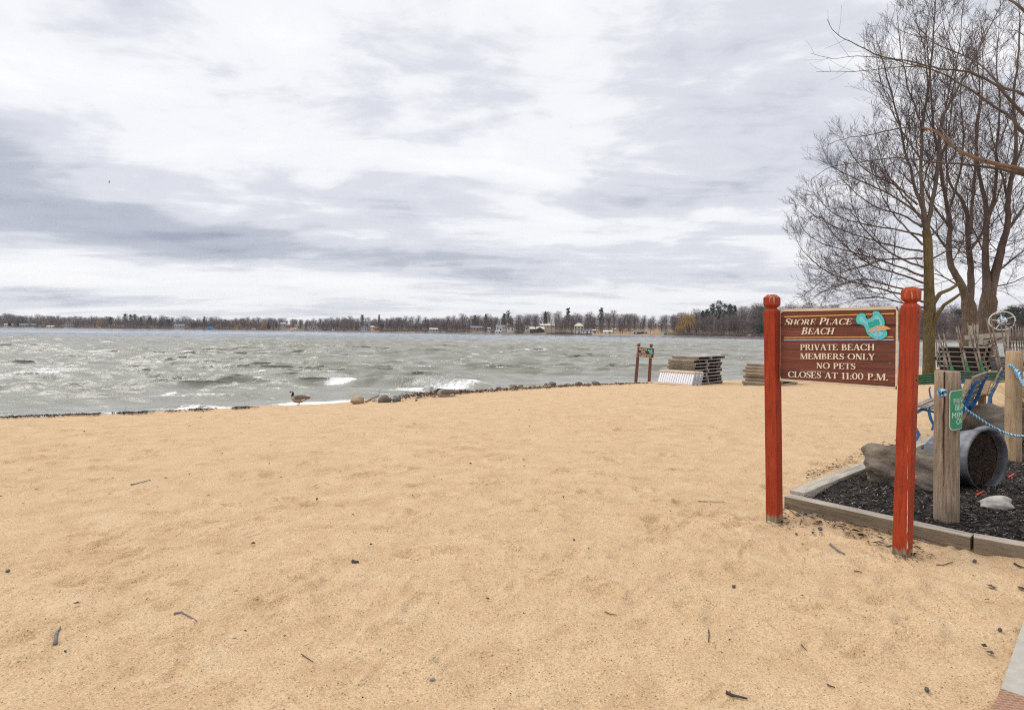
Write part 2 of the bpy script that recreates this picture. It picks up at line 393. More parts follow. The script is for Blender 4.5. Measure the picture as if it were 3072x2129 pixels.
def rope_mat():
    m, T, b = new_mat('blue_white_rope'); b.inputs['Roughness'].default_value = .6
    m_ = T.n('ShaderNodeAttribute', attribute_name='strand').outputs['Fac']
    T.L.new(T.ramp(m_, [(.0, (.015, .15, .36)), (.50, (.03, .24, .46)), (.62, (.40, .58, .66)), (1, (.62, .74, .76))]), b.inputs['Base Color'])
    return m
M['rope'] = rope_mat()
M['concrete'] = plain('pale_concrete', (.46, .43, .37), .9, (.38, .355, .31), 18, bump=.3, bscale=90, bd=.004)

# ------------------------------------------------------------------ ground: sand
rng = np.random.RandomState(11)
def sand_z(x, y):
    a = math.atan2(x, y); r = math.hypot(x, y)
    if a < SAND['ang'][0] or a > SAND['ang'][859]: return float(G(x, y))
    i = min(max(int(np.searchsorted(SAND['rad'], r)) - 1, 0), len(SAND['rad']) - 2); j = min(max(int(np.searchsorted(SAND['ang'], a)) - 1, 0), 858)
    u = (r - SAND['rad'][i]) / (SAND['rad'][i + 1] - SAND['rad'][i]); v = (a - SAND['ang'][j]) / (SAND['ang'][j + 1] - SAND['ang'][j]); Z = SAND['Z']
    return float((Z[i, j] * (1 - v) + Z[i, j + 1] * v) * (1 - u) + (Z[i + 1, j] * (1 - v) + Z[i + 1, j + 1] * v) * u)
def build_sand():
    a_f = np.radians(np.linspace(-47, 47, 860)); a_b = np.radians(np.linspace(47, 313, 70))[1:-1]
    ang = np.concatenate([a_f, a_b, a_f[:1] + 2 * np.pi]); rad = np.concatenate([np.geomspace(.35, 2.0, 60), np.geomspace(2.0, 24, 860)[1:], np.geomspace(24, 130, 110)[1:]])
    A, Rr = np.meshgrid(ang, rad); X = (Rr * np.sin(A)).ravel(); Y = (Rr * np.cos(A)).ravel()
    t = inland(X, Y); Z = G(X, Y)
    d = np.hypot(X, Y); fade = np.clip(t / 2.5, 0.15, 1)
    H = .05 * fbm(X * .35, Y * .35, 2, 3) + .009 * fbm(X * 1.5, Y * 1.9, 3, 9) + .011 * fbm(X * 5, Y * 6.5, 3, 15) + .006 * fbm(X * 16, Y * 18, 2, 18)
    # short wind and foot ridges
    w = fbm(X * 2.2 + Y * .5, Y * 5.5, 3, 21); H += .026 * np.abs(w)
    rs = np.random.RandomState(5)
    fx = []; 
    for _ in range(900):
        dd = rs.uniform(1.6, 5.5) if rs.rand() < .45 else rs.uniform(4, 26); aa = rs.uniform(-.75, .75)
        fx.append((dd * math.sin(aa), dd * math.cos(aa), rs.uniform(.05, .14), rs.uniform(.02, .055), rs.normal(.1, .7), rs.uniform(.006, .022)))
    for _ in range(520):                              # small crisp heel and paw marks
        dd = rs.uniform(3.0, 21); aa = rs.uniform(-.75, .75); fx.append((dd * math.sin(aa), dd * math.cos(aa), rs.uniform(.05, .12), rs.uniform(.03, .07), rs.normal(0, .5), rs.uniform(.02, .045)))
    order = np.argsort(X)
    Xs = X[order]
    for (cx, cy, a, b, th, dep) in fx:
        i0, i1 = np.searchsorted(Xs, [cx - .5, cx + .5]); ii = order[i0:i1]
        ii = ii[np.abs(Y[ii] - cy) < .5]
        if len(ii) == 0: continue
        dx = X[ii] - cx; dy = Y[ii] - cy
        u = (dx * math.cos(th) + dy * math.sin(th)) / a; v = (-dx * math.sin(th) + dy * math.cos(th)) / b
        q = u * u + v * v; dep *= min(1.0, .58 + .42 * max(0.0, math.hypot(cx, cy) - 3.0) / 4.0); H[ii] += dep * (-np.exp(-q) + .6 * np.exp(-(np.sqrt(q) - 1.7) ** 2 * 3))
    Z = Z + H * fade
    # mounds round the sign posts are left to the posts themselves; lower the sand below the mulch bed and the pavement
    wet = np.clip(1.15 - t / .8, 0, 1) * np.where(t < 1.1 + .5 * vnoise(X * .7, Y * .7, 4), 1, .0)
    wet = np.clip(wet + .35 * np.clip(1 - t / 1.6, 0, 1), 0, 1)
    SAND.update(ang=ang, rad=rad, Z=Z.reshape(len(rad), len(ang)))
    o = np_mesh('sand', np.stack([X, Y, Z], -1), grid_faces(len(rad), len(ang))[:, ::-1], M['sand'], smooth=True, attrs={'wet': wet})
    tag(o, 'tan sandy beach', None, None, 'structure')
build_sand()

# ------------------------------------------------------------------ lake
FOAM = [(1040, 1152, 1.0, .45, 1.0), (1005, 1150, .5, .3, .7), (1180, 1168, 1.1, .35, .8), (1280, 1163, 1.5, .5, 1.1), (1345, 1160, 1.2, .6, .9),
        (1130, 1178, 1.0, .25, .7), (1450, 1158, .9, .35, .8), (1240, 1172, 1.0, .3, .8), (1170, 1136, .5, .18, .5),
        (870, 1211, .8, .22, 1.0), (960, 1205, .9, .28, 1.1), (1030, 1203, .6, .25, 1.0), (915, 1208, .8, .25, .9), (1120, 1190, .5, .25, .4),
        (460, 1188, .7, .25, .6), (500, 1185, .5, .15, .6), (330, 1150, 1.2, .2, .3), (620, 1150, 1.2, .2, .35), (30, 1240, 2.0, .8, .42), (240, 1222, 2.2, .5, .36),
        (150, 1185, 3, .8, .25), (60, 1130, 4, 1.0, .22), (1450, 1123, 1, .2, .5), (620, 1228, 2.0, .16, .8), (740, 1224, 1.2, .16, .7), (480, 1236, 1.5, .12, .7)]
def build_water():
    a = np.radians(np.linspace(-47, 47, 640)); a = np.concatenate([np.radians([-88, -70, -56]), a, np.radians([56, 70, 88])])
    rad = np.concatenate([np.geomspace(8, 60, 440), np.geomspace(60, 420, 720)[1:], np.geomspace(420, 1500, 50)[1:]])
    A, Rr = np.meshgrid(a, rad); X = (Rr * np.sin(A)).ravel(); Y = (Rr * np.cos(A)).ravel()
    off = -inland(X, Y)
    rs = np.random.RandomState(3); d = np.hypot(X, Y)
    step = np.where(d < 60, d * .0046 + .01, np.where(d < 420, d * .0030, d * .03))
    damp = np.clip((off - .1) / 7, 0, 1) ** .75
    H = np.zeros_like(X); DX = np.zeros_like(X); DY = np.zeros_like(X); S = 0
    comps = []
    for i in range(110):
        lam = math.exp(rs.uniform(math.log(.55), math.log(4.6))); th = rs.normal(0, .29)
        amp = (lam ** 1.05) * math.exp(-(lam / 3.4) ** 2) * rs.uniform(.5, 1.3)
        comps.append((lam, th, amp, rs.uniform(0, 6.28))); S += amp ** 2 / 2
    k_ = .096 / math.sqrt(S)
    for lam, th, amp, ph in comps:
        amp *= k_; k = 2 * math.pi / lam; dx, dy = math.sin(th) + .10, -math.cos(th)
        w = np.clip((lam / step - 2.2) / 2.0, 0, 1) * amp
        p = k * (X * dx + Y * dy) + ph
        H += w * np.cos(p); s_ = np.sin(p) * w * 1.0
        DX -= s_ * dx; DY -= s_ * dy
    # wind gusts make some patches steeper
    gust = .75 + .9 * np.clip(fbm(X * .06, Y * .09, 3, 31) + .35, 0, 1)
    H *= gust; row = 0
    for lam_, ph_, th_ in ((2.9, .4, .05), (3.7, 2.1, -.09), (2.2, 4.0, .12)):
        q_ = 2 * np.pi / lam_ * (Y * math.cos(th_) + X * math.sin(th_) + .9 * fbm(X * .22, Y * .22, 2, int(lam_ * 10))) + ph_
        row = row + np.clip(fbm(X * .30 + lam_, Y * .55, 2, 90 + int(lam_)) + .12, 0, 1) * (np.maximum(np.sin(q_), 0) ** 3) * .30
    H += row * (d < 110) * np.clip((110 - d) / 50, 0, 1)
    H = np.where(H > 0, H * (1 + H * 1.6), H * .9); H = np.where(H > .17, .17 + .16 * np.tanh((H - .17) / .16), H)
    # the breaking wave near the stones
    crest = [at_z(px, py, ZW + .22) for px, py in ((985, 1152), (1040, 1147), (1100, 1144), (1160, 1136), (1230, 1139), (1300, 1143), (1380, 1146), (1500, 1150))]
    cx = np.array([c.x for c in crest]); cy = np.array([c.y for c in crest])
    dd = Y - np.interp(X, cx, cy); inn = np.clip((X - cx[0]) / .9, 0, 1) * np.clip((cx[-1] - X) / 1.2, 0, 1)
    br = np.where(dd < 0, np.exp(-(dd / .42) ** 2), np.exp(-(dd / 1.0) ** 2)) * inn
    crest2 = at_z(570, 1216, ZW + .1); dd2 = Y - crest2.y - .05 * (X - crest2.x); in2 = np.exp(-((X - crest2.x) / 1.1) ** 2)
    br2 = np.exp(-(dd2 / .32) ** 2) * in2
    Hn = H * damp * (1 - .7 * br) + .36 * br + .12 * br2
    foam = np.clip((H - .19) * 3.0, 0, .34) * np.clip((vnoise(X * .5, Y * .9, 8) + .5) * 1.5 - .35, 0, 1) * damp
    foam += np.clip((H - .12) * 3, 0, .42) * (vnoise(X * 1.1, Y * 1.5, 61) > .20)
    foam += np.clip((vnoise(X * .35, Y * .8, 12) - .30) * 4, 0, .35) * np.clip(off / 12, 0, 1) * (d < 90)
    foam += np.clip(fbm(X * .5, Y * 1.4, 3, 44) - .18, 0, .3) * .55 * np.clip(1 - off / 14, 0, 1)
    foam += np.where((off > -.3) & (off < .55), .22 + .7 * vnoise(X * 1.1, Y * 1.5, 6), 0)
    for px, py, rx, ry, s_ in FOAM:
        c = at_z(px, py, ZW + .05); foam += s_ * np.exp(-((X - c.x) / rx) ** 2 - ((Y - c.y) / ry) ** 2)
    V = np.stack([X + DX * damp * gust, Y + DY * damp * gust, ZW + Hn + .015 * (off < .6)], -1)
    o = np_mesh('lake_water', V, grid_faces(len(rad), len(a))[:, ::-1], M['water'], smooth=True, attrs={'foam': np.clip(foam, 0, 1.2), 'offshore': off})
    tag(o, 'choppy grey green lake water', None, None, 'structure')
    # spray thrown up by the breaker
    rs = np.random.RandomState(9); V = []; F = []
    base = np.array([[1, 0, 0], [-1, 0, 0], [0, 1, 0], [0, -1, 0], [0, 0, 1], [0, 0, -1]], float)
    tri = np.array([[0, 2, 4], [2, 1, 4], [1, 3, 4], [3, 0, 4], [2, 0, 5], [1, 2, 5], [3, 1, 5], [0, 3, 5]])
    for i in range(620):
        px = rs.choice([1285, 1300, 1260, 1335, 1220]) + rs.normal(0, 30); hh = abs(rs.normal(0, 16))
        c = at_z(px, 1164, ZW); c = np.array([c.x, c.y + rs.normal(0, .25), ZW + .1 + hh * .016])
        r = rs.uniform(.006, .02); F.append(tri + 6 * len(V)); V.append(base * r + c)
    o = np_mesh('spray', np.concatenate(V), np.concatenate(F), plain('spray_drops', (.88, .88, .88), .5, (.85, .85, .86)))
    tag(o, 'white spray thrown up where the wave breaks', None, None, 'stuff')
build_water()

# ------------------------------------------------------------------ serif capitals, drawn stroke by stroke
def rc(x0, y0, x1, y1): return [(x0, y0), (x1, y0), (x1, y1), (x0, y1)]
def dg(x0, y0, x1, y1, w): return [(x0, y0), (x0 + w, y0), (x1 + w, y1), (x1, y1)]
def arc(cx, cy, rx, ry, a0, a1, tx, ty, n=18):
    out = []
    for i in range(n):
        q = [R(a0 + (a1 - a0) * (i + e) / n) for e in (0, 1)]
        o = [(cx + rx * math.cos(t), cy + ry * math.sin(t)) for t in q]; m = [(cx + (rx - tx) * math.cos(t), cy + (ry - ty) * math.sin(t)) for t in q]
        out.append([m[0], o[0], o[1], m[1]])
    return out
def stroke(pts, ws):
    L = []
    for i, p in enumerate(pts):
        a = pts[max(i - 1, 0)]; b = pts[min(i + 1, len(pts) - 1)]; dx, dy = b[0] - a[0], b[1] - a[1]; l = math.hypot(dx, dy)
        nx, ny = -dy / l * ws[i] / 2, dx / l * ws[i] / 2; L.append(((p[0] + nx, p[1] + ny), (p[0] - nx, p[1] - ny)))
    return [[L[i][0], L[i][1], L[i + 1][1], L[i + 1][0]][::-1] for i in range(len(L) - 1)]
SW, TH = .17, .06
def sf(x0, x1, y): return rc(x0, 0, x1, .05) if y == 0 else rc(x0, .95, x1, 1)
def stem(x, w=SW, e=.07): return [rc(x, .02, x + w, .98), sf(x - e, x + w + e, 0), sf(x - e, x + w + e, 1)]
GL = {
 'A': ([dg(.10, .02, .36, 1, .07), dg(.60, .02, .33, 1.0, .18), rc(.22, .30, .60, .36), sf(.0, .26, 0), sf(.52, .88, 0)], .88),
 'B': (stem(.08) + [rc(.1, .94, .34, 1), rc(.1, .48, .36, .54), rc(.1, 0, .36, .06)] + arc(.32, .755, .27, .245, -90, 90, .16, .06) + arc(.34, .27, .33, .27, -90, 90, .17, .06), .74),
 'C': (arc(.44, .5, .44, .52, 42, 318, .17, .06, 26) + [rc(.73, .66, .78, .98), rc(.74, .06, .78, .28)], .84),
 'E': (stem(.08) + [rc(.1, .94, .62, 1), rc(.1, .48, .46, .54), rc(.1, 0, .66, .06), rc(.57, .74, .62, .97), rc(.42, .38, .47, .64), rc(.61, .03, .67, .28)], .73),
 'G': (arc(.44, .5, .44, .52, 42, 330, .17, .06, 26) + [rc(.73, .66, .78, .98), rc(.64, .05, .80, .42), rc(.54, .40, .88, .45)], .92),
 'H': (stem(.08) + stem(.60) + [rc(.2, .47, .64, .53)], .88),
 'I': (stem(.09), .38),
 'L': (stem(.08) + [rc(.1, 0, .62, .06), rc(.57, .03, .63, .30)], .68),
 'M': (stem(.09, TH) + stem(.80) + [dg(.40, 0, .08, 1, .18), dg(.44, 0, .80, 1, .07)], 1.07),
 'N': (stem(.10, TH) + stem(.66, TH) + [dg(.57, 0, .06, 1, .19)], .86),
 'O': (arc(.46, .5, .46, .52, 0, 360, .17, .06, 32), .94),
 'P': (stem(.08) + [rc(.1, .94, .34, 1), rc(.1, .43, .34, .49)] + arc(.32, .715, .33, .285, -90, 90, .17, .06), .70),
 'R': (stem(.08) + [rc(.1, .94, .34, 1), rc(.1, .45, .34, .51)] + arc(.32, .725, .31, .275, -90, 90, .17, .06) + [dg(.60, 0, .30, .49, .19), sf(.60, .86, 0)], .84),
 'S': (stroke([(.50, .76), (.45, .92), (.31, .97), (.16, .91), (.10, .76), (.17, .62), (.31, .52), (.45, .41), (.51, .25), (.44, .09), (.28, .03), (.12, .08), (.06, .25)],
              [.05, .06, .06, .12, .16, .17, .17, .17, .16, .12, .06, .06, .05]) + [rc(.48, .70, .53, 1.0), rc(.04, 0, .09, .30)], .60),
 'T': (stem(.29) + [rc(.02, .94, .73, 1), rc(.02, .74, .07, .97), rc(.68, .74, .73, .97)], .76),
 'V': ([dg(.32, 0, .06, 1, .18), dg(.40, 0, .66, 1, .07), sf(0, .30, 1), sf(.58, .82, 1)], .82),
 'Y': ([dg(.30, .42, .05, 1, .18), dg(.38, .42, .64, 1, .07), rc(.31, .02, .48, .5), sf(.22, .57, 0), sf(0, .29, 1), sf(.56, .80, 1)], .80),
 '1': ([rc(.16, .02, .33, 1), sf(.06, .43, 0), dg(.04, .84, .12, 1, .1)], .50),
 '0': (arc(.31, .5, .31, .52, 0, 360, .15, .06, 26), .66),
 ':': ([rc(.06, 0, .2, .15), rc(.06, .45, .2, .6)], .28), '.': ([rc(.06, 0, .21, .15)], .28), ' ': ([], .42)}
def serif_text(mb, s, bp, x0, x1, y0, y1, h, O, ex, ez, n, w0, th, slant=0.0, small=None):
    """letters fitted between x0 and x1, the baseline running from y0 to y1; bp = base lift of the faces"""
    hs = [h if small is None or i == 0 or s[i - 1] == ' ' else small for i in range(len(s))]
    wid = sum(GL[c][1] * q for c, q in zip(s, hs)) - .04 * h + slant * h; k = (x1 - x0) / wid; x = 0.0; q_ = 0
    for c, q in zip(s, hs):
        for poly in GL[c][0]:
            P = []
            for (a, b) in poly:
                X = x0 + (x + a * q + slant * b * q) * k; P.append((X, y0 + (y1 - y0) * (X - x0) / (x1 - x0) + b * q))
            area = sum(P[i][0] * P[(i + 1) % len(P)][1] - P[(i + 1) % len(P)][0] * P[i][1] for i in range(len(P)))
            if area < 0: P = P[::-1]
            q_ += 1; mb.prism(P, w0, w0 + th + .00004 * (q_ % 9), O, ex, ez, n)
        x += GL[c][1] * q

def sign_post(mb, base, top, half, ex, ny, caps=True, depth=.3):
    """square turned-top post from base (on the ground) to top, leaning as the two points say"""
    base = Vector(base); top = Vector(top); H = top.z - base.z; k = half / .047; rings = []
    prof = [(-depth, 1), (0, 1), (.02, 1)] + [(H - .129 * k, 1), (H - .108 * k, .56), (H - .084 * k, 1.02), (H - .024 * k, 1.02), (H, .56)]
    for (z, f) in prof:
        c = base.lerp(top, z / H); hw = half * f
        rings.append([c + ex * a * hw + ny * b * hw for a, b in ((-1, -1), (1, -1), (1, 1), (-1, 1))])
    mb.loft(rings)
LAKE = [(1270, 560), (1285, 505), (1310, 483), (1345, 474), (1378, 482), (1390, 504), (1384, 528), (1410, 548), (1442, 540), (1468, 515), (1478, 495), (1470, 472), (1482, 456),
        (1510, 450), (1545, 456), (1566, 482), (1598, 525), (1612, 560), (1616, 600), (1606, 640), (1622, 665), (1645, 700), (1648, 735), (1625, 765), (1580, 785), (1540, 794), (1495, 782), (1450, 760),
        (1412, 728), (1395, 695), (1383, 650), (1362, 622), (1325, 608), (1288, 602)]
LAKE2 = [(1305, 560), (1315, 525), (1340, 510), (1362, 522), (1368, 548), (1410, 580), (1455, 570), (1488, 535), (1500, 508), (1530, 503), (1556, 520), (1580, 560), (1586, 610), (1560, 680), (1600, 715),
         (1590, 745), (1545, 760), (1490, 750), (1440, 715), (1425, 670), (1410, 620), (1370, 595), (1330, 588)]
LAKE3 = [(1415, 590), (1470, 575), (1510, 548), (1545, 560), (1555, 600), (1548, 630), (1500, 632), (1455, 650), (1440, 662), (1425, 630)]

def paint(o, i): pass
def main_sign():
    bl = on_ground(2325, 1569); br = on_ground(2714, 1672)
    bl = bl + Vector((.02, .055, 0)); br = br + Vector((.02, .055, 0))
    ex = Vector((br.x - bl.x, br.y - bl.y, 0)).normalized(); n = Vector((ex.y, -ex.x, 0)); ez = Vector((0, 0, 1))
    tl = at(2315.5, 884, bl.y); tr = at(2734, 861, br.y)
    root = thing('beach_sign', 'large brown beach sign with white lettering between two red wooden posts', 'sign', ((bl.x + br.x) / 2, (bl.y + br.y) / 2, (bl.z + br.z) / 2))
    for b, t in ((bl, tl), (br, tr)):
        p = MB(); sign_post(p, b, t, .047, ex, -n); po = p.build('post', M['red_post'], root, bevel=.004)
        if b is br:
            for z in (1.655, 1.612, 1.228, 1.196):
                h = MB(); c = b.lerp(t, (z - b.z) / (t.z - b.z)) + ex * .0465 + n * .008 * (1 if z > 1.4 else -1)
                h.tube([c, c + ex * .0012], .0075, 10); h.build('bolt_hole', M['dark_hole'], po)
            m = plain('bare_chipped_wood', (.55, .47, .38), .9, (.3, .22, .16), 40)
            h = MB()      # a strip of flaked paint down the near corner
            for z0, z1, w in ((.16, .46, .006), (.52, .64, .003), (.70, .76, .003), (.05, .13, .010)):
                c = b + ex * .0400 + n * .0472
                h.prism([(0, z0), (w, z0 + .02), (w * .8, z1 - .03), (w * .2, z1)], 0, .0008, Vector((c.x, c.y, b.z)), ex, ez, n)
            h.build('flaked_paint', m, po)
    # the board hangs between the posts
    O = Vector((bl.x, bl.y, 0)) + n * .020
    def uv(cx, cy, w=0.0):
        X, Z = ray(2250 + .2507 * cx, 820 + .2507 * cy); d = Vector((X, 1, Z)); Q = O + n * w
        D = (Q - Vector((0, 0, EYE))).dot(n) / d.dot(n); p = Vector((0, 0, EYE)) + d * D - O
        return (p.dot(ex), p.z)
    TL, TR, BL, BR = uv(322, 435), uv(1815, 385), uv(335, 1305), uv(1786, 1365)
    u0, u1 = .044, (br - bl).dot(ex) - .044
    zt = (TL[1] + TR[1]) / 2; zb = (BL[1] + BR[1]) / 2
    board = thing('board', None, None); COL.objects.unlink(board); bpy.data.objects.remove(board)
    zc1 = (uv(370, 628)[1] + uv(1800, 603)[1]) / 2; zc2 = uv(610, 1163)[1]
    mb = MB()
    for z0, z1 in ((zb, zc2 - .001), (zc2 + .001, zc1 - .0022), (zc1 + .0022, zt)): mb.box(O + ex * (u0 + u1) / 2 + ez * (z0 + z1) / 2 - n * .012, (u1 - u0, .024, z1 - z0), ex, None, ez)
    bd = mb.build('board', M['brown_panel'], root)
    # raised border with rounded inner corners
    iL = (uv(365, 470)[0] + uv(365, 1270)[0]) / 2; iR = (uv(1785, 430)[0] + uv(1762, 1330)[0]) / 2
    iT = (uv(420, 466)[1] + uv(1700, 422)[1]) / 2; iB = (uv(420, 1278)[1] + uv(1700, 1336)[1]) / 2
    rad = .024; inner = []; outer = []
    for (cx, cy, a0, ox, oy) in ((iR - rad, iT - rad, 0, u1, zt), (iL + rad, iT - rad, 90, u0, zt), (iL + rad, iB + rad, 180, u0, zb), (iR - rad, iB + rad, 270, u1, zb)):
        for k in range(9):
            a = R(a0 + 90 * k / 8); inner.append((cx + rad * math.cos(a), cy + rad * math.sin(a)))
            outer.append((ox, oy) if k == 4 else ((ox, iT - rad + rad * math.sin(a) if oy == zt else iB + rad + rad * math.sin(a)) if (k < 4) == (a0 in (0, 180)) else ((iR - rad if ox == u1 else iL + rad) + rad * math.cos(a), oy)))
    mb = MB(); N = len(inner)
    def P(q, w): return O + ex * q[0] + ez * q[1] + n * w
    for i in range(N):
        j = (i + 1) % N; a, b, c, d = inner[i], outer[i], outer[j], inner[j]
        mb.add([P(a, .006), P(b, .006), P(c, .006), P(d, .006)], [(0, 1, 2, 3)])
        mb.add([P(a, .0), P(a, .006), P(d, .006), P(d, .0)], [(0, 1, 2, 3)])
        mb.add([P(b, .006), P(b, -.0235), P(c, -.0235), P(c, .006)], [(0, 1, 2, 3)])
    mb.build('border', M['cream'], bd)
    for cy, z in ((616, zc1),):
        g = MB(); g.box(P(((u0 + u1) / 2, z), .0035), (u1 - u0, .006, .0035), ex, None, ez); g.build('crack', M['dark_hole'], bd)
    g = MB()
    for z, a, b in ((uv(1795, 1118)[1], iR - .02, u1), (uv(1795, 1192)[1], iR - .01, u1), (uv(330, 1145)[1], u0, iL + .008)): g.box(P(((a + b) / 2, z), .0033), (b - a, .006, .0016), ex, None, ez)
    g.build('crack', M['dark_hole'], bd)
    g = MB(); a = uv(610, 1158); b = uv(905, 1158); g.box(P(((a[0] + b[0]) / 2, a[1]), .0012), (b[0] - a[0], .002, .0013), ex, None, ez); g.build('worn_line', M['letter'], bd)
    def line(s, l, r, bl_, br_, top, slant=0, small=None):
        a = uv(l, bl_); b = uv(r, br_); t = uv(l, top); m = MB(); h = t[1] - a[1]
        serif_text(m, s, 0, a[0], b[0], a[1], b[1], h, O, ex, ez, n, 0, .005, slant, None if small is None else h * small)
        m.build('lettering', M['letter'], bd)
    line('SHORE PLACE', 412, 1240, 622, 612, 540, .22, .84)
    line('BEACH', 612, 1022, 731, 728, 645, .22, .86)
    line('PRIVATE BEACH', 603, 1492, 917, 921, 848)
    line('MEMBERS ONLY', 603, 1496, 1022, 1034, 955)
    line('NO PETS', 797, 1262, 1136, 1146, 1068)
    line('CLOSES AT 11:00 P.M.', 458, 1656, 1240, 1280, 1170)
    for (a, b, th, mt) in (((412, 520), (1728, 480), .0037, 'yellow'), ((408, 767), (1718, 760), .0036, 'yellow'), ((408, 796), (1722, 793), .0042, 'lblue')):
        a = uv(*a); b = uv(*b); m = MB(); m.bar(P(a, .0017), P(b, .0017), .0034, th * 2, ez); m.build('painted_stripe', M[mt], bd)
    def flat(pts, w0, w1, mt, name, par=bd, grow=0.0):
        q = [uv(*p) for p in pts]
        if grow:
            c = (sum(p[0] for p in q) / len(q), sum(p[1] for p in q) / len(q)); out = []
            for i, p in enumerate(q):
                a = q[i - 1]; b = q[(i + 1) % len(q)]; dx, dy = b[0] - a[0], b[1] - a[1]; l = math.hypot(dx, dy); out.append((p[0] - dy / l * grow, p[1] + dx / l * grow))
            q = out
        area = sum(q[i][0] * q[(i + 1) % len(q)][1] - q[(i + 1) % len(q)][0] * q[i][1] for i in range(len(q)))
        if area < 0: q = q[::-1]
        m = MB(); m.prism(q, w0, w1, O, ex, ez, n); return m.build(name, M[mt], par)
    flat(LAKE, 0, .0060, 'ink', 'lake_outline', grow=.0022)
    flat(LAKE, .002, .0066, 'teal', 'lake_emblem')
    flat(LAKE2, .003, .0070, 'ink', 'depth_line', grow=.0012); flat(LAKE2, .003, .0074, 'teal2', 'lake_shallows')
    flat(LAKE3, .003, .0078, 'ink', 'depth_line', grow=.0012); flat(LAKE3, .003, .0082, 'teal3', 'lake_deep')
    flat([(1523, 700), (1541, 700), (1532, 792), (1518, 792)], .003, .0090, 'lblue', 'umbrella_pole')
    topc = (1552, 622); rim = [(1410, 712), (1440, 700), (1475, 703), (1508, 692), (1545, 694), (1580, 682), (1615, 684), (1650, 670), (1692, 668)]
    dome = [(1410, 712), (1432, 680), (1468, 650), (1510, 629), (1552, 622), (1600, 624), (1640, 634), (1672, 650), (1692, 668)]
    flat(dome[:-1] + rim[::-1][:-1], .003, .0094, 'orange', 'umbrella_canopy')
    for i in (0, 2, 4, 6):
        flat([topc, dome[i] if i == 0 else tuple((dome[i][k] * .55 + rim[i][k] * .45) for k in (0, 1)), rim[i], rim[i + 1]], .004, .0098, 'lblue', 'canopy_stripe')
main_sign()

# ------------------------------------------------------------------ planting bed: timbers, mulch, boulders, posts, pot
TIM_F = [on_ground(2352, 1521), on_ground(2914, 1655), on_ground(3072, 1677)]
def timber(a, b, width, top, label, inner_side, mt, base=-.12):
    d = Vector((b.x - a.x, b.y - a.y, 0)); L = d.length; d /= L; s = Vector((-d.y, d.x, 0)) * inner_side
    c = Vector(((a.x + b.x) / 2, (a.y + b.y) / 2, (top + base) / 2)) + s * width / 2
    m = MB(); m.box(c, (L, width, top - base), d, s if inner_side > 0 else -s, (0, 0, 1))
    o = m.build('edging_timber', mt, None, bevel=.006)
    return tag(o, label, 'timber', 'timbers edging the mulch bed')
def wood_along(name, d, cols=GREYW, top=False):
    """weathered wood whose grain runs along the horizontal direction d"""
    m, T, b = new_mat(name); b.inputs['Roughness'].default_value = .85; b.inputs['Specular IOR Level'].default_value = .2
    tc = T.n('ShaderNodeTexCoord').outputs['Object']
    mp = T.mapping(T.mapping(tc, rot=(0, 0, -math.atan2(d[1], d[0]))), scale=(.8, 13, 13))
    f = T.noise(mp, 3.5, 8, .65, .3); g = T.noise(mp, 11, 5, .6)
    c = T.ramp(f, [(.28, cols[0]), (.5, cols[1]), (.72, cols[2])])
    c = T.mix(1.0, c, T.ramp(g, [(.34, .45), (.43, 1)]), 'MULTIPLY')
    c = T.mix(1.0, c, T.ramp(T.noise(tc, 2.5, 3), [(.3, .75), (.7, 1.15)]), 'MULTIPLY')
    if top:                                                   # sides darkened in colour: painted shade with damp stain; top bleached, sand strewn
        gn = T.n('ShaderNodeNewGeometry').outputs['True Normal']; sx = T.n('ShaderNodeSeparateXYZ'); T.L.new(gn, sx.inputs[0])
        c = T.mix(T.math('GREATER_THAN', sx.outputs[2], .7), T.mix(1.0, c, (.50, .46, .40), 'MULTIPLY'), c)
    T.L.new(c, b.inputs['Base Color']); T.L.new(T.bump(T.math('ADD', f, g), .6, .006), b.inputs['Normal'])
    return m
TW = [(.20, .165, .125), (.40, .345, .28), (.54, .48, .41)]
TOPZ = .105
a, b, c = TIM_F
dF = (b - a).normalized()
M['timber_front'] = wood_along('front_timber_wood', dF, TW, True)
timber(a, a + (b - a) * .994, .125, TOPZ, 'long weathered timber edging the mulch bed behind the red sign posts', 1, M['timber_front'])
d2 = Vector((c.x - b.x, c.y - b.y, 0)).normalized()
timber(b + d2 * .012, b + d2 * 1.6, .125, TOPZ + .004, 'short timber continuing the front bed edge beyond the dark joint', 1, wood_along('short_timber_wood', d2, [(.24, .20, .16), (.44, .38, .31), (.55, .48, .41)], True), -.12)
oL = at_z(2353, 1474, TOPZ - .006); oR = at_z(2807, 1300, TOPZ - .01); dL = (oR - oL).normalized()
timber(oL + dL * .10, oR + dL * .4, .135, TOPZ - .006, 'sand strewn timber running from the corner back to the blue bench', -1, wood_along('back_timber_wood', dL, [(.24, .20, .16), (.44, .39, .33), (.58, .52, .45)]))
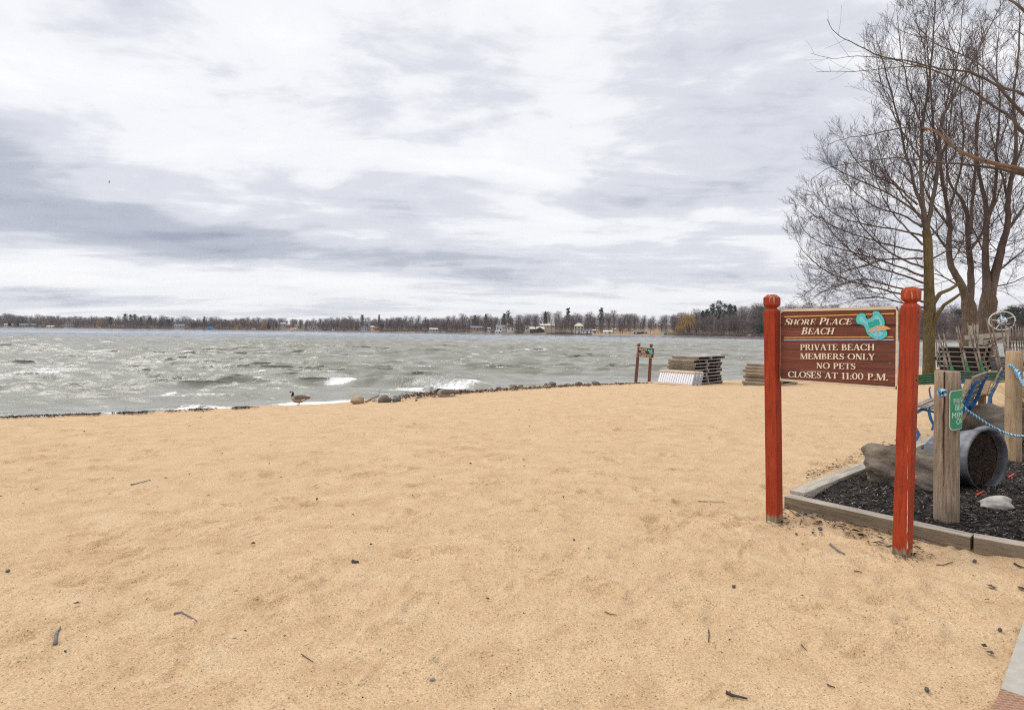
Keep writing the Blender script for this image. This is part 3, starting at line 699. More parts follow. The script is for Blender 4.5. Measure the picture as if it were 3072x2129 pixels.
# mulch
MZ = .055
def build_mulch():
    A = Vector((a.x, a.y, 0)) + dF * .1; poly = [a + Vector((.05, .10, 0)), b + Vector((.03, .08, 0)), b + d2 * 1.6 + Vector((0, .1, 0)), Vector((9.5, 3.0, 0)), Vector((12.5, 11.5, 0)), Vector((8.0, 10.2, 0)), oR + dL * .4 + Vector((.06, 0, 0)), oL + dL * .1 + Vector((.06, -.02, 0))]
    px = np.array([p.x for p in poly]); py = np.array([p.y for p in poly])
    n = 230; xs = np.linspace(px.min() - .1, px.max() + .1, n); ys = np.linspace(py.min() - .1, py.max() + .1, n)
    X, Y = np.meshgrid(xs, ys)
    def inside(X, Y):
        r = np.zeros(X.shape, bool); j = len(px) - 1
        for i in range(len(px)):
            cnd = ((py[i] > Y) != (py[j] > Y)) & (X < (px[j] - px[i]) * (Y - py[i]) / (py[j] - py[i] + 1e-12) + px[i]); r ^= cnd; j = i
        return r
    ins = inside(X, Y)
    Z = MZ + .03 * fbm(X * 2.0, Y * 2.0, 3, 2) + .02 * fbm(X * 9, Y * 9, 2, 5); Z = np.where(ins, Z, -.16)
    o = np_mesh('mulch', np.stack([X.ravel(), Y.ravel(), Z.ravel()], -1), grid_faces(n, n), M['mulch'], smooth=True); tag(o, 'black wood mulch', None, None, 'structure')
    # loose chips lying on it
    rs = np.random.RandomState(2); V = []; F = []; mi = []
    mats = [plain('black_chip', (.022, .02, .019), .85), plain('grey_chip', (.20, .175, .15), .85), plain('pale_chip', (.62, .55, .48), .85), plain('brown_chip', (.16, .09, .05), .85)]
    k = 0
    while k < 17000:
        D = 3.4 + 6.5 * rs.rand() ** 1.6; u = rs.uniform(.40, 1.05); x, y = u * D, D
        if not inside(np.array([x]), np.array([y]))[0]: continue
        L = rs.uniform(.012, .05) * (1.3 if rs.rand() < .15 else 1); w = rs.uniform(.003, .009); th = rs.uniform(0, 3.14); tl = rs.normal(0, .25)
        z = MZ + .03 * fbm(x * 2.0, y * 2.0, 3, 2) + .02 * fbm(x * 9, y * 9, 2, 5) + .006 + abs(tl) * L * .4
        d = np.array([math.cos(th) * math.cos(tl), math.sin(th) * math.cos(tl), math.sin(tl)]) * L / 2; s = np.array([-math.sin(th), math.cos(th), rs.uniform(-.5, .5)]) * w / 2
        c = np.array([x, y, z]); up = np.array([0, 0, .004])
        V += [c - d - s, c + d - s * .6, c + d + s * .6, c - d + s, c - d * .9 + up, c + d * .9 + up]
        q = 6 * k; F += [(q, q + 1, q + 5, q + 4), (q + 3, q + 2, q + 5, q + 4), (q, q + 1, q + 2, q + 3)]
        m = rs.choice([0, 0, 0, 0, 0, 1, 1, 2, 3]); L *= 1.5 if m == 2 else 1; w *= 1.3 if m == 2 else 1; mi += [m] * 3; k += 1
    o = np_mesh('wood_chips', np.array(V), np.array(F), mats, mi=np.array(mi)); tag(o, 'scattered grey and black wood chips', None, None, 'stuff')
build_mulch()

_ico = None
def ico(sub):
    bm = bmesh.new(); bmesh.ops.create_icosphere(bm, subdivisions=sub, radius=1)
    V = np.array([v.co[:] for v in bm.verts]); F = np.array([[v.index for v in f.verts] for f in bm.faces]); bm.free(); return V, F
def rock(label, c, size, mt, seed, rough=.22, sub=4, rz=0.0, cuts=5, name='boulder', cat='boulder', group=None, sink=.18):
    """irregular stone whose base is at c; size = full width, depth, height"""
    V, F = ico(sub); rs = np.random.RandomState(seed)
    for _ in range(cuts):                              # flattened facets
        n = rs.normal(0, 1, 3); n /= np.linalg.norm(n); h = rs.uniform(.62, .85); d = V @ n; V = V - np.outer(np.clip(d - h, 0, 9) * .85, n)
    for fq, am in ((1.3, rough), (2.9, rough * .45), (6.5, rough * .22), (14, rough * .10)):
        o_ = rs.randint(0, 60); f = vnoise(V[:, 0] * fq + V[:, 2] * .7 * fq, V[:, 1] * fq + V[:, 2] * fq * 1.1, o_); V = V * (1 + am * f * 1.6)[:, None]
    V = V / (np.ptp(V, axis=0)) * np.array(size); V -= (V.max(0) + V.min(0)) / 2
    V[:, 2] += size[2] / 2 - size[2] * sink
    cs, sn = math.cos(rz), math.sin(rz); V = np.stack([V[:, 0] * cs - V[:, 1] * sn, V[:, 0] * sn + V[:, 1] * cs, V[:, 2]], -1)
    o = np_mesh(name, V, F, mt, smooth=sub > 3); o.location = c; tag(o, label, cat, group)
    return o
rock('large brown boulder lying in the mulch behind the right red post', (3.83, 5.62, MZ - .02), (.78, .48, .52), M['rock_brown'], 12, .28, 5, R(-22), 7)
rock('big grey boulder behind the backrest of the blue bench', (6.72, 8.05, MZ - .03), (.85, .7, .66), M['rock_grey'], 5, .2, 5, R(20), 6)
rock('dark boulder under the golden grass at the photo edge', (7.15, 8.3, MZ), (.7, .6, .55), M['rock_grey'], 8, .25, 4, 0, 6)
p = on_ground(3010, 1537, MZ)
rock('small angular white stone on the black mulch', (p.x, p.y + .07, MZ + .005), (.23, .15, .135), M['rock_white'], 37, .17, 4, R(-18), 14, 'stone', 'stone', None, .10)

def round_post(label, cx, half_px, top_py, base_py, mt, grp, k=28, seed=0, crack=False):
    b = on_ground(cx, base_py, MZ); b.y += .06; X, Z = ray(cx, base_py); b.x = X * b.y; r = half_px / FPX * b.y * .97
    H = at(cx, top_py, b.y).z; rs = np.random.RandomState(seed); m = MB(); rings = []
    for i, z in enumerate(np.linspace(-.15, H - .006, 15)):
        ring = []
        for j in range(k):
            t = 2 * math.pi * j / k; q = r * (1 + .022 * math.sin(3 * t + seed + z * 2) + .012 * math.sin(7 * t + z * 5))
            if crack and abs(j - crack) < 1 and z > .25: q *= .86
            ring.append((b.x + q * math.cos(t) * (1 - .012 * z), b.y + q * math.sin(t) * (1 - .012 * z), z))
        rings.append(ring)
    top = [(b.x + (p[0] - b.x) * .93, b.y + (p[1] - b.y) * .93, H) for p in rings[-1]]; rings.append(top)
    m.loft(rings); root = tag(m.build('wooden_post', mt, None, smooth=False), label, 'post', grp)
    for pl in root.data.polygons: pl.use_smooth = len(pl.vertices) == 4
    return b, r, H, root
P1 = round_post('cracked grey wooden post carrying the small green sign', 2837, 33, 1113, 1569, M['post_wood'], 'round posts strung with blue rope', seed=3, crack=21)
P2 = round_post('smooth tan wooden post behind the tipped plant pot', 3039, 21, 1053, 1388, M['post_tan'], 'round posts strung with blue rope', seed=6)

def post_crack():
    b, r, H, root = P1; v = Vector((b.x, b.y, 0)).normalized(); sd = Vector((v.y, -v.x, 0)); m = MB(); L = []; Rr_ = []
    rs = random.Random(3); x = -.016
    for i in range(16):
        z = H - .002 - i * (H - .34) / 15; x += rs.uniform(-.0025, .003); w = .0045 * (1 - i / 17); t = x / r
        for s_, A in ((-1, L), (1, Rr_)): tt = t + s_ * w / r; A.append(Vector((b.x, b.y, z)) + sd * math.sin(tt) * r * 1.045 - v * math.cos(tt) * r * 1.045)
    n_ = len(L); V = L + Rr_ + [q + v * .03 for q in L] + [q + v * .03 for q in Rr_]
    m.add(V, [(i, i + 1, n_ + i + 1, n_ + i) for i in range(n_ - 1)] + [(i, 2 * n_ + i, 2 * n_ + i + 1, i + 1) for i in range(n_ - 1)] + [(n_ + i, n_ + i + 1, 3 * n_ + i + 1, 3 * n_ + i) for i in range(n_ - 1)])
    m.build('crack', M['dark_hole'], root)
post_crack()
def rope(name, label, pts, r=.0085, twist=150):
    """laid rope: a lobed section that turns along its length"""
    P = [Vector(p) for p in pts]
    # resample by Catmull-Rom
    Q = []
    for i in range(len(P) - 1):
        p0 = P[max(i - 1, 0)]; p1, p2 = P[i], P[i + 1]; p3 = P[min(i + 2, len(P) - 1)]
        n = max(4, int((p2 - p1).length / .012))
        for j in range(n):
            t = j / n; Q.append(.5 * ((2 * p1) + (p2 - p0) * t + (2 * p0 - 5 * p1 + 4 * p2 - p3) * t * t + (3 * p1 - p0 - 3 * p2 + p3) * t ** 3))
    Q.append(P[-1]); V = []; st = []; k = 12; s = 0
    ref = Vector((0, 0, 1))
    for i, q in enumerate(Q):
        d = (Q[min(i + 1, len(Q) - 1)] - Q[max(i - 1, 0)]).normalized()
        a_ = d.cross(ref)
        if a_.length < .1: a_ = d.cross(Vector((1, 0, 0)))
        a_.normalize(); b_ = d.cross(a_); ref = a_.cross(d)
        if i: s += (q - Q[i - 1]).length
        for j in range(k):
            t = 2 * math.pi * j / k; ph = 3 * (t + s * twist / 1.0); rr = r * (1 + .17 * abs(math.cos(ph / 2)))
            V.append(q + (a_ * math.cos(t) + b_ * math.sin(t)) * rr); st.append(.5 + .5 * math.sin(ph / 1.5))
    o = np_mesh(name, np.array([v[:] for v in V]), np.array([(i * k + j, i * k + (j + 1) % k, (i + 1) * k + (j + 1) % k, (i + 1) * k + j) for i in range(len(Q) - 1) for j in range(k)]), M['rope'], smooth=True, attrs={'strand': st})
    return tag(o, label, 'rope', 'blue and white ropes')
b1, r1, h1, _ = P1; b2, r2, h2, _ = P2
k0 = at(2823, 1178, b1.y - r1 - .012)
ro = rope('rope', 'blue and white rope sagging from the cracked grey post across the plant pot',
          [k0, at(2845, 1180, b1.y), at(2868, 1192, b1.y + .03), at(2897, 1226, b1.y + .06), at(2938, 1255, b1.y + .1), at(2985, 1284, b1.y + .12), at(3020, 1299, b1.y + .1), at(3052, 1307, b1.y), at(3080, 1306, b1.y - .1), at(3160, 1290, b1.y - .3)])
kn = MB()
for i in range(3):
    c = k0 + Vector((.0, -.006, .0)); n_ = 18; pts = []
    for j in range(n_ + 1):
        t = 2 * math.pi * j / n_; pts.append(c + Vector((math.cos(t) * .022, math.sin(t + i) * .008 - .004 * i, math.sin(t) * .022)) .copy())
    m_ = Matrix.Rotation(R(60 * i), 3, 'Y'); pts = [c + m_ @ (q - c) for q in pts]; kn.tube(pts, .0105, 8)
kno = kn.build('knot', M['rope'], ro, smooth=True)
at_ = kno.data.attributes.new('strand', 'FLOAT', 'POINT'); at_.data.foreach_set('value', [.5 + .5 * math.sin(i * .9) for i in range(len(kno.data.vertices))])
q0 = at(3037, 1097, b2.y - r2 - .006)
rope('rope', 'blue and white rope tied through the smooth tan post', [q0 + Vector((0, .05, 0)), q0, at(3048, 1112, b2.y - r2 - .04), at(3062, 1138, b2.y - r2 - .1), at(3085, 1172, b2.y - r2 - .2), at(3160, 1240, b2.y - .6)], .013, 110)
hk = MB()
for i in range(2):
    c = at(3053 + 4 * i, 1117 + 7 * i, b2.y - r2 - .06); hk.tube([c + Vector((math.cos(t) * .024, math.sin(t) * .014, math.sin(t + .6) * .024)) for t in np.linspace(0, 6.28, 14)], .011, 8)
hko = hk.build('knot', M['rope'], bpy.data.objects['rope.001'], smooth=True)
at_ = hko.data.attributes.new('strand', 'FLOAT', 'POINT'); at_.data.foreach_set('value', [.5 + .5 * math.sin(i * .9) for i in range(len(hko.data.vertices))])

def green_sign():
    """sheet metal plate bent round the post"""
    r = r1 + .004; z0, z1 = at(2858, 1290, b1.y - r1).z, at(2858, 1171, b1.y - r1).z
    ang0 = math.asin((at(2842, 1200, b1.y - r1).x - b1.x - (b1.x / b1.y) * 0) / r * .98)
    rr = r + .006; W = .24
    root = None
    def bend(x, z, w=0.0):                                  # x from the left edge, along the plate
        L = .045                                            # a flat start, then the plate curls round the post
        t0 = -.10 + math.atan2(b1.x, b1.y) * 0
        c = Vector((b1.x, b1.y, 0)); view = Vector((b1.x, b1.y, 0)).normalized(); side = Vector((view.y, -view.x, 0))
        th = (x + .014) / rr
        p = c - view * ((rr + w) * math.cos(th)) + side * ((rr + w) * math.sin(th)); return Vector((p.x, p.y, z + .018 * max(0, 1 - math.cos(th))))
    H = z1 - z0; rad = .022; cols = 26
    def plate(inset, w0, w1, mt, name, par):
        m = MB(); vs = []; 
        for i in range(cols + 1):
            x = inset + (W - 2 * inset) * i / cols; e = min(x - inset, W - inset - x); rq = rad - inset * .6
            cut = rq - math.sqrt(max(0, rq * rq - max(0, rq - e) ** 2)) if e < rq else 0
            vs.append([bend(x, z0 + inset + cut, w0), bend(x, z1 - inset - cut, w0), bend(x, z1 - inset - cut, w1), bend(x, z0 + inset + cut, w1)])
        m.loft(vs, True); return m.build(name, mt, par, smooth=False)
    root = plate(0, 0, .0022, plain('white_plate', (.66, .70, .64), .45), 'green_notice_plate', None)
    tag(root, 'small green metal notice bent round the cracked grey post', 'sign')
    plate(.006, .001, .0030, plain('green_plate_paint', (.035, .29, .15), .4, (.03, .25, .13), 20), 'green_field', root)
    wm = plain('white_sheet_lettering', (.72, .78, .72), .5)
    dg_ = bpy.context.evaluated_depsgraph_get()
    def txt(s, cx, z, h, squash=.66):
        cu = bpy.data.curves.new('t', 'FONT'); cu.body = s; cu.align_x = 'CENTER'; cu.size = h / .70; cu.resolution_u = 3; to = bpy.data.objects.new('t', cu); COL.objects.link(to)
        bpy.context.view_layer.update(); me = bpy.data.meshes.new_from_object(to.evaluated_get(bpy.context.evaluated_depsgraph_get()))
        bm = bmesh.new(); bm.from_mesh(me); bmesh.ops.triangulate(bm, faces=bm.faces[:])
        for _ in range(2):
            es = [e for e in bm.edges if e.calc_length() > .012]
            if es: bmesh.ops.subdivide_edges(bm, edges=es, cuts=1); bmesh.ops.triangulate(bm, faces=bm.faces[:])
        V = [bend(cx + v.co.x * squash, z + v.co.y, .0036) for v in bm.verts]; F = [[v.index for v in f.verts] for f in bm.faces]; bm.free()
        COL.objects.unlink(to); bpy.data.objects.remove(to); m = MB(); m.add(V, F); m.build('lettering', wm, root)
    cx = .100
    txt('PRIVATE', cx, z0 + H * .655, .043); txt('BEACH', cx, z0 + H * .495, .043); txt('MEMBERS', cx, z0 + H * .30, .043); txt('ONLY', cx, z0 + H * .14, .043)
green_sign()

def plant_pot():
    c = Vector((4.49, 5.5, .35)); n = Vector((math.cos(R(70)), -math.sin(R(70)), 0)); s = Vector((n.y, -n.x, 0)) * -1; up = Vector((0, 0, 1)); k = 48
    root = thing('plant_pot', 'large grey metal plant pot tipped on its side on the mulch', 'plant pot', (c.x, c.y, MZ))
    def ring(w, r): 
        drop = -(.30 - r) * 0.85 if r < .3 else 0
        return [c + n * w + (s * math.cos(2 * math.pi * j / k) + up * math.sin(2 * math.pi * j / k)) * r + up * drop for j in range(k)]
    m, T, b = new_mat('galvanised_grey'); b.inputs['Roughness'].default_value = .5; b.inputs['Specular IOR Level'].default_value = .5
    tc = T.n('ShaderNodeTexCoord').outputs['Object']
    st = T.noise(T.mapping(tc, rot=(0, 0, R(20)), scale=(1, .4, 1)), 6, 6, .6, .6)
    T.L.new(T.ramp(st, [(.32, (.06, .065, .077)), (.5, (.112, .119, .136)), (.66, (.23, .24, .262))]), b.inputs['Base Color'])
    mb = MB(); mb.loft([ring(-.47, .205), ring(-.44, .222), ring(-.25, .252), ring(-.10, .278), ring(-.055, .284), ring(-.05, .296), ring(-.02, .300), ring(.0, .300), ring(.008, .296), ring(.006, .282), ring(-.03, .276), ring(-.22, .250)], True)
    mb.build('pot_body', m, root, smooth=True)
    m2, T, b = new_mat('root_bound_soil'); b.inputs['Roughness'].default_value = .95
    tc = T.n('ShaderNodeTexCoord').outputs['Object']
    T.L.new(T.ramp(T.noise(tc, 45, 6, .7), [(.42, (.007, .005, .005)), (.58, (.024, .015, .010)), (.7, (.075, .043, .025))]), b.inputs['Base Color']); T.L.new(T.bump(T.noise(tc, 50, 6, .7), 1, .03), b.inputs['Normal'])
    rs = np.random.RandomState(4); rings = []
    for w, r in ((-.075, .268), (-.060, .24), (-.050, .18), (-.045, .11), (-.045, .04)):
        rings.append([q + n * rs.uniform(-.012, .012) for q in ring(w, r)])
    for rg, (w, r) in zip(rings, ((0, .268), (0, .24), (0, .18), (0, .11), (0, .04))):
        off = (.30 - r) * .85
        for j in range(k): rg[j] = rg[j] + up * (off - .02)
    mb = MB(); mb.loft(rings, True); soil = mb.build('soil', m2, root, smooth=True)
    mb = MB()
    for _ in range(260):
        a_ = rs.uniform(0, 6.28); r = .25 * math.sqrt(rs.rand()); p = c - up * .02 + n * -.04 + (s * math.cos(a_) + up * math.sin(a_)) * r; pts = [p]
        d = (s * rs.normal() + up * rs.normal() + n * rs.uniform(-.1, .5)).normalized()
        for _k in range(4): p = p + d * rs.uniform(.01, .03); d = (d + Vector(rs.normal(0, .6, 3)) * .7).normalized(); p.y = min(p.y, c.y + .3); pts.append(p.copy())
        mb.tube(pts, .0012, 3, False)
    mb.build('dry_roots', plain('dry_roots', (.17, .085, .04), .9, (.08, .04, .02), 30), soil)
plant_pot()

def bench(label, foot, ang, length, name='park_bench'):
    """slatted bench; foot = rear foot of the near iron end, ang = direction of the long axis"""
    O = Vector(foot); ax = Vector((math.cos(ang), math.sin(ang), 0)); f = Vector((-ax.y, ax.x, 0)); up = Vector((0, 0, 1))
    root = thing(name, label, 'bench', O)
    def frame(off):
        mb = MB()
        def band(pts, ws, th=.042):
            P = [O + ax * off + f * a_ + up * z for a_, z in pts]; rings = []
            for i in range(len(P)):
                d = (P[min(i + 1, len(P) - 1)] - P[max(i - 1, 0)]).normalized(); nn = d.cross(ax).normalized(); w = ws[i] * .66
                rings.append([P[i] - nn * w - ax * th / 2, P[i] + nn * w - ax * th / 2, P[i] + nn * w + ax * th / 2, P[i] - nn * w + ax * th / 2])
            mb.loft(rings)
        band([(.56, -.04), (.53, .04), (.575, .13), (.60, .24), (.575, .34), (.50, .405), (.44, .41)], [.02, .030, .028, .027, .030, .035, .03])
        band([(.50, .41), (.33, .375), (.19, .355), (.07, .365)], [.022, .020, .026, .05])
        band([(.09, -.04), (.10, .08), (.105, .2), (.085, .31), (.055, .40), (.0, .52), (-.04, .66), (-.075, .77), (-.13, .86)], [.036, .034, .036, .045, .046, .036, .031, .027, .018])
        band([(.56, .40), (.585, .50), (.60, .60), (.585, .64)], [.016, .014, .013, .012])
        mb.build('iron_end', M['blue_iron'], root)
    frame(.0); frame(length - .25)
    seat = MB()
    dw = wood_along(name + '_slat_wood', ax)
    for i in range(5):
        a_ = .13 + i * .105; c = O + f * a_ + up * (.43 + .005 * i) + ax * (length / 2 - .12); m = MB(); m.box(c, (length, .085, .028), ax, f, up); m.build('seat_slat', dw, root, bevel=.004)
    for i, (q, z) in enumerate(((.025, .52), (-.012, .61), (-.045, .70), (-.075, .79), (-.11, .875))):
        c = O + f * (q + .035) + up * z + ax * (length / 2 - .12); nn = (f * 1.0 + up * .33).normalized(); m = MB(); m.box(c, (length, .028, .075), ax, nn, ax.cross(nn)); m.build('back_slat', dw, root, bevel=.004)
    return root
bench('slatted wooden bench with bright blue iron ends beside the grey boulder', (6.20, 7.95, MZ - .01), R(46), 1.5)
gz = G(10.6, 12.6)
bench('farther blue iron bench half hidden behind the smooth tan post', (10.45, 12.6, gz - .05), R(49), 1.5)
def plank_table():
    c = at(2900, 1172, 9.6); z = G(c.x, c.y); root = thing('plank_table', 'low brown plank table with raised end behind the blue bench', 'table', (c.x, c.y, z))
    w = weathered('brown_plank_wood', [(.16, .10, .06), (.30, .20, .12), (.40, .29, .19)], (2, 2, 9), 5)
    d = Vector((.86, .5, 0)); s = Vector((-.5, .86, 0)); up = Vector((0, 0, 1)); zt = at(2900, 1183, 9.6).z
    for i in range(3): m = MB(); m.box(Vector((c.x, c.y, zt)) + s * (.13 * (i - 1)), (.66, .12, .03), d, s, up); m.build('plank', w, root, bevel=.004)
    e = (d * .6 + up * .8).normalized(); m = MB(); m.box(Vector((c.x, c.y, zt + .12)) + d * .22 - s * .05, (.27, .36, .03), e, s, e.cross(s)); m.build('end_board', w, root, bevel=.004)
    for a_ in (-.22, .22):
        for b_ in (-.13, .13): m = MB(); m.bar(Vector((c.x, c.y, z - .03)) + d * a_ + s * b_, Vector((c.x, c.y, zt - .016)) + d * a_ + s * b_, .08, .08, d); m.build('leg', w, root)
plank_table()

def grass_clump():
    rs = np.random.RandomState(8); V = []; F = []; c0 = np.array([7.62, 8.3, MZ])
    for i in range(1500):
        a_ = rs.uniform(0, 6.28); r = rs.uniform(0, .22); L = rs.uniform(.5, 1.15); lean = rs.uniform(.1, .75)
        base = c0 + np.array([math.cos(a_) * r, math.sin(a_) * r, 0]); w = rs.uniform(.003, .007); d = np.array([math.cos(a_ + rs.normal(0, .5)), math.sin(a_ + rs.normal(0, .5)), 0]); s = np.array([-d[1], d[0], 0])
        b_ = len(V)
        for j in range(5):
            t = j / 4; p = base + d * L * lean * t * t * (1 + .2 * t) + np.array([0, 0, L * (t - .35 * lean * t * t)]); ww = w * (1 - .8 * t); V += [p - s * ww, p + s * ww]
        F += [(b_ + 2 * j, b_ + 2 * j + 1, b_ + 2 * j + 3, b_ + 2 * j + 2) for j in range(4)]
    o = np_mesh('ornamental_grass', np.array(V), np.array(F), plain('golden_dry_grass', (.52, .33, .12), .8, (.38, .24, .09), 3)); tag(o, 'clump of golden dry ornamental grass beside the tan post', 'grass clump')
grass_clump()
def orange_strip(label, a_, b_):
    p, q = on_ground(*a_, MZ + .02), on_ground(*b_, MZ + .03); m = MB(); m.bar(p, q, .012, .006); tag(m.build('orange_strip', plain('orange_plastic', (.72, .07, .015), .5, (.6, .06, .015), 30), None), label, 'plastic strip', 'orange plastic strips on the mulch')
orange_strip('orange plastic strip on the mulch in front of the plant pot', (2930, 1484), (2951, 1472))
orange_strip('orange plastic strip on the mulch right of the plant pot', (3025, 1431), (3043, 1420))

# ------------------------------------------------------------------ pavement at the corner
def pavement():
    p0 = on_ground(3073, 1868); p1 = on_ground(3001, 2087); d = (p1 - p0).normalized(); s = Vector((-d.y, d.x, 0))
    if s.x < 0: s = -s
    m = MB(); m.box(p0 + s * 1.0 - d * 1.5 + Vector((0, 0, -.035)) + d * ((p1 - p0).length + 1.5) / 2 - Vector((0, 0, 0)), ((p1 - p0).length + 1.5 + 1.5, 2.0, .12), d, None, (0, 0, 1))
    # keep the concrete's near end at the brick edge
    m.v = []; m.f = []; m.m = []; L = (p1 - p0).length
    m.box(p0 + d * (L - 4) / 2 + s * 1.0 + Vector((0, 0, -.02)), (L + 4, 2.0, .11), d, None, (0, 0, 1))
    tag(m.build('concrete_path', M['concrete'], None, bevel=.008), 'pale concrete path', None, None, 'structure')
    mm, T, b = new_mat('herringbone_brick'); b.inputs['Roughness'].default_value = .85
    tc = T.n('ShaderNodeTexCoord').outputs['Object']; br = T.n('ShaderNodeTexBrick'); T.L.new(T.mapping(tc, rot=(0, 0, R(12))), br.inputs['Vector'])
    br.inputs['Scale'].default_value = 14; br.inputs['Color1'].default_value = (.26, .12, .075, 1); br.inputs['Color2'].default_value = (.33, .165, .10, 1); br.inputs['Mortar'].default_value = (.40, .30, .20, 1); br.inputs['Mortar Size'].default_value = .02
    T.L.new(br.outputs['Color'], b.inputs['Base Color'])
    m = MB(); m.box(p1 + d * 1.0 + s * 1.0 + Vector((0, 0, -.021)), (1.99, 2.0, .11), d, None, (0, 0, 1))
    tag(m.build('brick_paving', mm, None), 'red brick paving', None, None, 'structure')
pavement()

# ------------------------------------------------------------------ far shore
_fp = np.array([-1600, -700, 0, 800, 1200, 1600, 1750, 2000, 2200, 2300, 2780, 3072, 4200]); _fd = np.array([1000, 930, 850, 800, 690, 525, 480, 430, 400, 380, 300, 280, 235.])
def far_D(px): return np.interp(px, _fp, _fd)
def rise(px, o):
    s = np.interp(px, [0, 1000, 1500, 2000, 2200, 3000], [.085, .072, .085, .085, .12, .11]); return .9 * np.clip((o + 3) / 5, -1, 1) + s * np.clip(o - 6, 0, 110)
def far_pt(px, o):
    """point o metres behind the far waterline, in the direction of column px"""
    D = float(far_D(px)) + o; X, _ = ray(px, HY); return Vector((X * D, D, ZW + float(rise(px, o))))
def build_hills():
    pxs = np.linspace(-1600, 4200, 420); os_ = np.array([-8, -3, 0, 3, 6, 12, 20, 30, 45, 60, 80, 110, 160, 260])
    P_, O_ = np.meshgrid(pxs, os_); D = far_D(P_) + O_; X = (P_ - CX) / FPX * D
    Z = ZW + rise(P_, O_) + .5 * fbm(X * .05, D * .05, 3, 50) * np.clip(O_ / 10, 0, 1)
    tan = np.clip(1 - np.abs(P_ - 1870) / 190, 0, 1) * 2 * (O_ < 70) + np.clip(1 - np.abs(P_ - 1230) / 70, 0, 1) * (O_ < 5)
    tan = np.clip(tan, 0, 1)
    m, T, b = new_mat('leaf_strewn_bank'); b.inputs['Roughness'].default_value = .95
    tc = T.n('ShaderNodeTexCoord').outputs['Object']; f = T.noise(tc, .12, 5, .6)
    c = T.ramp(f, [(.35, (.12, .085, .06)), (.5, (.19, .13, .085)), (.65, (.17, .15, .08))])
    c = T.mix(T.math('MULTIPLY', T.n('ShaderNodeAttribute', attribute_name='tan').outputs['Fac'], T.ramp(f, [(.3, 1), (.7, .3)])), c, (.40, .27, .16))
    T.L.new(c, b.inputs['Base Color'])
    o = np_mesh('hills', np.stack([X.ravel(), D.ravel(), Z.ravel()], -1), grid_faces(len(os_), len(pxs))[:, ::-1], m, smooth=True, attrs={'tan': tan.ravel()})
    tag(o, 'brown far shore', None, None, 'structure')
build_hills()

def blades(V, F, p, d, L, w, rs):
    """one thin tapering twig as a triangle"""
    s = np.cross(d, rs.normal(0, 1, 3)); s /= (np.linalg.norm(s) + 1e-9); b = len(V); V += [p - s * w, p + s * w, p + d * L]; F.append((b, b + 1, b + 2))
def bare_arrays(rs, h, wid, n=75, w=.11, base=.28):
    V = []; F = []
    lean = rs.normal(0, .03, 2)
    for k in range(3):
        t = 2 * math.pi * k / 3; r = .028 * h * .5
        V.append(np.array([r * math.cos(t), r * math.sin(t), -1.0]))
    V.append(np.array([lean[0] * h, lean[1] * h, h * .85])); F += [(0, 1, 3), (1, 2, 3), (2, 0, 3)]
    for i in range(n):
        f = base + (1 - base) * rs.rand() ** .8 * .92; rr = wid * max(.25, 1 - abs(f - .5) ** 1.7 * 2.0) * rs.rand() ** .6
        a = rs.uniform(0, 6.28); p = np.array([rr * math.cos(a) * .75, rr * math.sin(a) * .75, h * f * .93])
        d = np.array([math.cos(a) * .65 + rs.normal(0, .35), math.sin(a) * .65 + rs.normal(0, .35), rs.uniform(.25, 1.2)]); d /= np.linalg.norm(d)
        blades(V, F, p, d, rs.uniform(.10, .22) * h, w * rs.uniform(.5, 1.3), rs)
        if i % 4 == 0:            # limb from the trunk to the clump
            q = np.array([0, 0, h * f * .6]); dd = p - q; L = np.linalg.norm(dd); blades(V, F, q, dd / (L + 1e-9), L * 1.1, w * 1.3, rs)
    return np.array(V), np.array(F)
